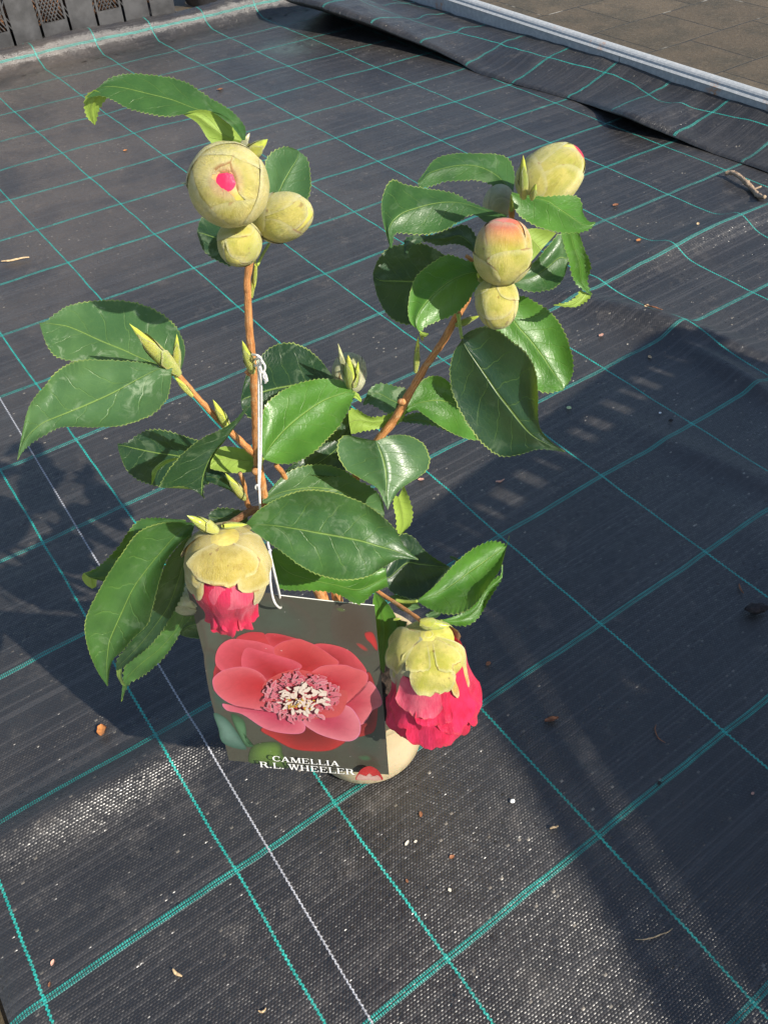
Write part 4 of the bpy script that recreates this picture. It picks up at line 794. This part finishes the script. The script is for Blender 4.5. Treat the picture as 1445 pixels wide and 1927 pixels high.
blob([(840,660),(880,610),(940,588),(1060,585),(1120,605),(1175,622),(1212,655),(1190,745),(1110,810),(1040,832),(920,800)], (196,44,60), (238,112,146), ctr=(940,740), dark=(240,125,155))
blob([(1000,850),(1110,810),(1190,740),(1222,690),(1280,755),(1302,840),(1240,880),(1205,940),(1160,972),(1100,900)], (200,52,78), (242,134,178), ctr=(1060,850), dark=(242,145,185))
blob([(790,950),(880,900),(1000,850),(1080,850),(1130,895),(1164,970),(1152,1045),(1090,1080),(980,1062),(870,1020)], (200,58,92), (242,144,196), ctr=(920,920), dark=(244,155,205))
rg = random.Random(12)
def frill(cx_, cy_, rr, c0, c1, dk=None):
    n = 9; a0 = rg.random()*6; ca, sa = math.cos(a0), math.sin(a0); P_ = [(rr*(.6+.7*rg.random())*math.cos(k*.698), rr*.5*(.4+.8*rg.random())*math.sin(k*.698)) for k in range(n)]
    blob([(cx_+x*ca-y*sa, cy_+(x*sa+y*ca)*.85) for x, y in P_], c0, c1, rings=((.6, .4), (.9, .8)), dark=dk)
blob([(530,720),(640,640),(760,615),(890,650),(980,740),(1080,760),(1040,900),(920,930),(700,930),(590,850)], (206,80,98), (220,96,118))
for i in range(170):
    a = rg.random()*6.28; rr = .62+.38*rg.random(); frill(780+250*rr*math.cos(a), 785+155*rr*math.sin(a), 16+22*rg.random(), rg.choice([(220,96,120), (232,130,150), (206,76,96)]), rg.choice([(236,140,160), (228,120,140), (244,178,190)]), (248,200,208))
for i in range(75):
    a = rg.random()*6.28; rr = .95*rg.random()**.5; frill(790+175*rr*math.cos(a), 775+100*rr*math.sin(a), 16+20*rg.random(), (255,250,236), (250,238,226), (232,180,170))
for i in range(22): frill(775+90*(rg.random()*2-1), 800+34*(rg.random()*2-1), 8+5*rg.random(), (232,196,60), (214,160,40), (150,90,30))
blob([(1128,1290),(1148,1240),(1180,1212),(1220,1203),(1262,1222),(1285,1250),(1300,1292),(1210,1290)], (214,56,56), (200,44,48), ctr=(1215,1235))
blob([(1135,1290),(1150,1255),(1190,1268),(1215,1250),(1240,1270),(1270,1262),(1290,1294),(1210,1293)], (236,206,196), (220,170,160))
part(pic.build('printed_picture', PRINT, None, smooth=False), tagroot)
# lettering
def glyph(ch):
    T, t, s_ = .165, .06, .065; B_ = lambda x0, y0, x1, y1: [(x0, y0), (x1, y0), (x1, y1), (x0, y1)]
    def stem_(x): return [B_(x, 0, x+T, 1), B_(x-.08, 0, x+T+.08, s_), B_(x-.08, 1-s_, x+T+.08, 1)]
    if ch == 'I': return stem_(.1), .42
    if ch == '.': return [B_(.06, 0, .24, .17)], .36
    if ch == ' ': return [], .25
    if ch == 'L': return stem_(.1)+[B_(.1, 0, .82, s_), [(.74, 0), (.82, 0), (.82, .3), (.77, .3)]], .86
    if ch == 'E': return stem_(.1)+[B_(.1, 0, .86, s_), B_(.1, 1-s_, .82, 1), B_(.2, .47, .62, .47+t), [(.78, 0), (.86, 0), (.86, .3), (.81, .3)], [(.77, .73), (.82, .73), (.82, 1), (.74, 1)], B_(.57, .37, .62, .66)], .93
    if ch == 'H': return stem_(.1)+stem_(.74)+[B_(.2, .47, .8, .47+t)], 1.08
    if ch == 'A': return [[(.08, 0), (.17, 0), (.53, .98), (.45, 1)], [(.72, 0), (.95, 0), (.60, 1), (.42, 1)], B_(.25, .29, .76, .29+t), B_(-.02, 0, .30, s_), B_(.62, 0, 1.04, s_)], 1.03
    if ch == 'M': return [B_(.12, 0, .21, 1), B_(.94, 0, .94+T, 1), [(.12, 1), (.36, 1), (.68, .1), (.6, 0), (.52, .06)], [(.6, 0), (.68, 0), (1.0, 1), (.93, 1)], B_(0, 0, .33, s_), B_(.86, 0, 1.22, s_), B_(0, 1-s_, .3, 1), B_(.95, 1-s_, 1.22, 1)], 1.24
    if ch == 'W': return [[(.08, 1), (.30, 1), (.48, 0), (.38, 0)], [(.40, 0), (.48, 0), (.74, .95), (.66, 1)], [(.56, 1), (.78, 1), (.98, 0), (.88, 0)], [(.90, 0), (.98, 0), (1.24, 1), (1.15, 1)], B_(0, 1-s_, .4, 1), B_(.5, 1-s_, .86, 1), B_(1.04, 1-s_, 1.34, 1)], 1.32
    def arc(cx_, cy_, rx, ry, a0, a1, w0, w1, n=14):
        out = []
        for i in range(n):
            q_ = []
            for k, sg in ((i, 1), (i+1, 1), (i+1, 0), (i, 0)):
                a = a0+(a1-a0)*k/n; w_ = w0+(w1-w0)*abs(math.cos(a)); ex = rx-(0 if sg else w_); ey = ry-(0 if sg else min(w_, w0+.02)); q_.append((cx_+ex*math.cos(a), cy_+ey*math.sin(a)))
            out.append(q_)
        return out
    if ch == 'C': return arc(.52, .5, .48, .52, R(48), R(312), .08, .2)+[[(.80, .66), (.88, .66), (.88, 1.0), (.82, 1.0)], [(.82, .12), (.88, .16), (.88, .3), (.84, .3)]], .95
    if ch == 'R': return stem_(.1)+arc(.52, .745, .3, .255, R(-90), R(90), .08, .19, 10)+[B_(.2, 1-s_, .54, 1), B_(.2, .49, .54, .49+t), [(.48, .5), (.68, .5), (.96, 0), (.74, 0)], B_(.74, 0, 1.04, s_)], .99
def text(line, x0, y0, x1, y1, hh):
    mb = MB(); tot = sum(glyph(c)[1] for c in line)+.06*(len(line)-1); pen = 0; gl = 0
    ux, uy = (x1-x0)/tot, (y1-y0)/tot
    for ch in line:
        polys, w_ = glyph(ch)
        for pg in polys:
            for dx, dy, zz, c in ((3.0, 3.0, 0, 1), (0, 0, 0, 0)):
                pts_ = [on_tag(x0+ux*(pen+a)-.13*hh*b+dx, y0+uy*(pen+a)-hh*b+dy, lay[0]*.000014+.00003+(.00001 if dx else .00003)+gl*1e-7) for a, b in pg]
                mb.add(pts_, [tuple(range(len(pts_)))], None, None, c)
            gl += 1
        pen += w_+.06
    return mb
for ln_ in (('CAMELLIA', 592, 1166, 1024, 1203, 33), ('R.L. WHEELER', 512, 1206, 1122, 1259, 36)):
    part(text(*ln_).build('lettering', [PRINTW, INK], None, smooth=False), tagroot)
cpx = 2.2
def cord(pts): 
    mb = MB(); mb.tube([P(*p) for p in pts], [cpx*scl(*p) for p in pts], 8, 6); return mb
def cpart(pts): part(cord(pts).build('cord', CORD, None), tagroot)
cpart([(474,667,-3.6),(485,669,-3.9),(492,676,-3.8),(490,684,-3.7),(480,688,-3.5),(478,678,-3.2),(486,674,-3.7),(495,682,-3.8),(499,692,-3.8),(494,702,-3.8),(489,690,-3.8),(487,720,-3.7),(487,780,-3.6),(487,850,-3.6),(487,900,-3.7),(487,916,-3.8),(484,921,-3.8),(481,917,-3.8),(484,913,-3.8),(488,918,-3.9),(489,940,-4.2),(491,965,-4.4),(500,1008,-5.2),(506,1030,-6.3),(509,1036,-6.6),(505,1040,-6.6),(508,1062,-6.6),(509,1095,-6.7),(513,1122,-6.7),(519,1137,-6.7),(527,1144,-6.3),(529,1141,-5.6)])
cpart([(492,678,-3.6),(490,700,-3.8),(492,730,-3.7),(492,790,-3.6),(491,850,-3.6),(489,900,-3.7),(488,916,-3.8)])
cpart([(504,1020,-6.2),(507,1034,-6.5),(512,1058,-6.5),(520,1092,-6.4),(526,1118,-6.0),(528,1132,-5.6)])
mb = MB()
rk = random.Random(3)
for k in range(7): mb.tube([P(495+rk.random()*4, 700, -3.8), P(495+rk.random()*8, 708+rk.random()*4, -3.9+rk.random()*.3), P(494+rk.random()*10, 714+rk.random()*8, -3.9)], [1.3*scl(495, 705, -3.8)]*3, 6, 3)
part(mb.build('frayed_knot', CORD, None), tagroot)
# ---------------------------------------------------------------- litter on the cloth
def hz_at(p): return hz(p.x, p.y)
LM = {'tan': simple('litter_tan', (.50, .36, .20), .6, 300, .3), 'brown': simple('litter_brown', (.22, .09, .04), .6, 300, .4), 'orange': simple('litter_orange', (.50, .20, .06), .4, 200, .3),
      'dark': simple('litter_dark', (.03, .022, .02), .8, 300, .5, .002), 'pale': simple('litter_pale', (.62, .58, .48), .6, 200, .2), 'white': simple('litter_white', (.75, .75, .72), .5, 200, .1), 'green': simple('litter_green', (.45, .6, .3), .5, 200, .2), 'pink': simple('litter_pinkish', (.55, .3, .22), .6, 200, .3)}
def rod(name, a, b, r, mat, label, cat, bend=0.0, seed=0):
    A = gnd(*a); B_ = gnd(*b); rg_ = random.Random(seed); n = 6; pts = []
    side = (B_-A).cross(Vector((0, 0, 1))).normalized(); L = (B_-A).length
    for i in range(n+1):
        t = i/n; p = A.lerp(B_, t)+side*(L*bend*4*t*(1-t)+L*.04*(rg_.random()-.5)); p.z = hz_at(p)+r*1.1+.0006+r*.8*abs(math.sin(t*5+seed)); pts.append(p)
    mb = MB(); mb.tube(pts, [r*(.35+.65*math.sin(math.pi*(.12+.8*i/n))) for i in range(n+1)], 8, 4, .5); tag(mb.build(name, LM[mat] if mat in LM else TWIGM), label, cat)
def flake(name, c, size, mat, label, cat, el=1.8, ang=0.0, seed=0, thick=.35, cup=.35):
    C_ = gnd(*c); m_ = size*((C_-CAM).dot(FW)/F_PX); mb = MB(); vs = []; nu_, nv_ = 12, 9; ca, sa = math.cos(ang), math.sin(ang); zz = hz_at(C_)
    for sgn in (1, -1):
        for i in range(nu_+1):
            for j in range(nv_):
                t = i/nu_; s_ = 2*j/(nv_-1)-1; w_ = math.sin(math.pi*t)**.6/el*(1+.35*noise.noise(Vector((t*4, s_, seed))))
                x = (t-.5)*2*m_; y = s_*w_*m_; z = cup*m_*(s_*s_*w_*el*.6+(2*t-1)**2*.5)+sgn*thick*m_*.25*(1-s_*s_)*math.sin(math.pi*t)+m_*.12*noise.noise(Vector((t*5, s_*3, seed+7)))
                vs.append(Vector((C_.x+x*ca-y*sa, C_.y+x*sa+y*ca, zz+thick*m_*.3+z+.0006)))
    N = (nu_+1)*nv_
    for o_, fl in ((0, 0), (N, 1)):
        pass
    fs = [(i*nv_+j, i*nv_+j+1, (i+1)*nv_+j+1, (i+1)*nv_+j) for i in range(nu_) for j in range(nv_-1)]
    mb.add(vs, fs+[tuple(N+k for k in f[::-1]) for f in fs]+[(i*nv_, (i+1)*nv_, N+(i+1)*nv_, N+i*nv_) for i in range(nu_)]+[(N+i*nv_+nv_-1, N+(i+1)*nv_+nv_-1, (i+1)*nv_+nv_-1, i*nv_+nv_-1) for i in range(nu_)])
    tag(mb.build(name, LM[mat]), label, cat)
# twig at the right edge of the photo
tw = MB(); A = [(1364,323),(1378,326),(1392,334),(1405,342),(1418,350),(1427,362),(1436,377)]
pts = []
for i, q in enumerate(A): p = gnd(*q, .01); p.z = hz_at(p)+.006+.003*math.sin(i); pts.append(p)
tw.tube(pts, [.0028, .0034, .0026, .0036, .003, .0034, .0024], 10, 5, .6); n0 = pts[3]; tw.tube([n0, n0+Vector((.004, .010, .004))], [.0018, .001], 6, 3); tw.tube([pts[4], pts[4]+Vector((.008, -.006, .004))], [.0018, .001], 6, 3)
tag(tw.build('twig', TWIGM), 'knobbly pale twig lying at the right edge below the raised hem', 'twig')
flake('bud_scale', (194, 1379), 13, 'orange', 'orange brown cupped bud scale on the cloth left of the tag', 'bud scale', 1.5, R(70), 1, .8, .7)
rod('straw', (6, 499), (58, 490), .0013, 'tan', 'straight straw bit at the left edge below the arching leaf', 'straw', .02, 1)
flake('dead_leaf', (1036, 1360), 15, 'brown', 'small brown dead leaf right of the open flower', 'dead leaf', 3.0, R(-20), 2, .3, .5)
rod('dry_stalk', (1233, 1368), (1250, 1402), .0004, 'brown', 'thin curved brown stalk on the shaded cloth at right', 'stalk', .25, 2)
flake('pebble', (963, 1513), 5, 'white', 'round white pebble on the cloth below the open flower', 'pebble', 1.1, 0, 3, 1.6, 0)
rod('wood_splinter', (1033, 1565), (1049, 1561), .0008, 'tan', 'short tan splinter below the dead leaf', 'splinter', 0, 3)
flake('bark_chip', (792, 1536), 6, 'brown', 'reddish brown chip on the cloth under the open flower', 'chip', 1.7, R(60), 4)
flake('bark_chip', (766, 1590), 6, 'pale', 'cream chip below and right of the pot', 'chip', 2.0, R(20), 5)
flake('seed_husk', (782, 1587), 3.5, 'pale', 'tiny cream husk beside the cream chip', 'husk', 1.3, 0, 6, .9)
flake('bark_chip', (850, 1616), 6, 'brown', 'forked brown chip near the bottom middle', 'chip', 1.6, R(-10), 7)
flake('seed_husk', (846, 1678), 4, 'pale', 'pale husk on the open cloth, bottom middle, under the forked chip', 'husk', 1.3, R(80), 8, .9)
flake('bark_chip', (766, 1661), 4, 'brown', 'small rust coloured chip under the cream chip', 'chip', 1.6, R(80), 9)
rod('straw', (328, 1828), (346, 1841), .0008, 'tan', 'short straw bit between green lines, lower left', 'straw', .1, 4)
rod('straw', (488, 1905), (502, 1900), .0006, 'tan', 'small curved straw bit at the bottom edge', 'straw', .3, 5)
flake('bark_chip', (103, 1815), 6, 'pink', 'pinkish chip just right of the lower left green crossing', 'chip', 1.7, R(50), 10)
flake('bark_chip', (97, 1856), 5, 'brown', 'narrow brown chip under the pinkish one, lower left', 'chip', 2.0, R(60), 11)
rod('root_fibre', (1192, 1771), (1262, 1752), .00035, 'tan', 'long thin pale root fibre at the lower right', 'fibre', .08, 6)
flake('soil_clod', (1418, 1156), 24, 'dark', 'lumpy dark soil clod at the right edge', 'soil clod', 1.9, R(-30), 12, 1.5, .1)
flake('bark_chip', (1130, 636), 6, 'pink', 'pale pinkish chip on the cloth right of the plant', 'chip', 1.6, 0, 13)
flake('bark_chip', (1221, 677), 5, 'tan', 'tan chip right of the pinkish one on the sunlit cloth', 'chip', 1.4, R(70), 14)
rod('wood_splinter', (932, 913), (948, 908), .0009, 'pink', 'reddish splinter in the shade below the large hanging leaf', 'splinter', .1, 7)
flake('bark_chip', (792, 907), 6, 'pink', 'small oval chip in the shade right of the heart shaped leaf', 'chip', 1.6, R(-30), 15)
flake('seed_pod', (1069, 773), 5, 'green', 'round pale green seed beside the tip of the large hanging leaf', 'seed', 1.1, 0, 16, 1.5, 0)
rod('dead_needle', (1207, 594), (1240, 607), .0009, 'brown', 'brown needle cluster on the wrinkled cloth at right', 'needle', .1, 8)
flake('bark_chip', (1214, 586), 6, 'tan', 'tan flake touching the brown needle', 'chip', 1.6, R(10), 17)
flake('bark_chip', (918, 1254), 6, 'brown', 'reddish crumb on the shaded cloth beside the open flower', 'chip', 1.4, 0, 18, .8)
rod('dead_needle', (1388, 1104), (1396, 1122), .0007, 'brown', 'single brown needle above the dark soil clod', 'needle', .1, 9)
flake('bark_chip', (1238, 1478), 5, 'dark', 'dark crumb on the double green line at lower right', 'chip', 1.4, 0, 19, .8)
flake('bark_chip', (1413, 1497), 4, 'pink', 'pale crumb near the right edge in the lower shade', 'chip', 1.6, 0, 20)
flake('bark_chip', (237, 287), 4, 'orange', 'tiny orange chip on the cloth below the arching leaf', 'chip', 1.3, 0, 21)
flake('bark_chip', (415, 172), 6, 'brown', 'reddish flake on the far cloth above the arching leaf', 'chip', 1.4, 0, 22)
flake('bark_chip', (1200, 458), 6, 'orange', 'orange flake on the cloth right of the curled hanging leaf', 'chip', 1.5, 0, 23)
flake('bark_chip', (1157, 390), 7, 'brown', 'dark red flake right of the topmost green bud', 'chip', 1.6, 0, 24)
flake('bark_chip', (1309, 437), 5, 'tan', 'tan chip between the green crossings left of the knobbly twig', 'chip', 1.7, R(30), 25)
flake('seed_husk', (1240, 782), 3, 'white', 'tiny white husk in the shade beside a green line at right', 'husk', 1.2, 0, 26, .9)
flake('bark_chip', (1260, 797), 5, 'dark', 'black crumb next to the tiny white husk', 'chip', 1.4, R(-20), 27, .8)
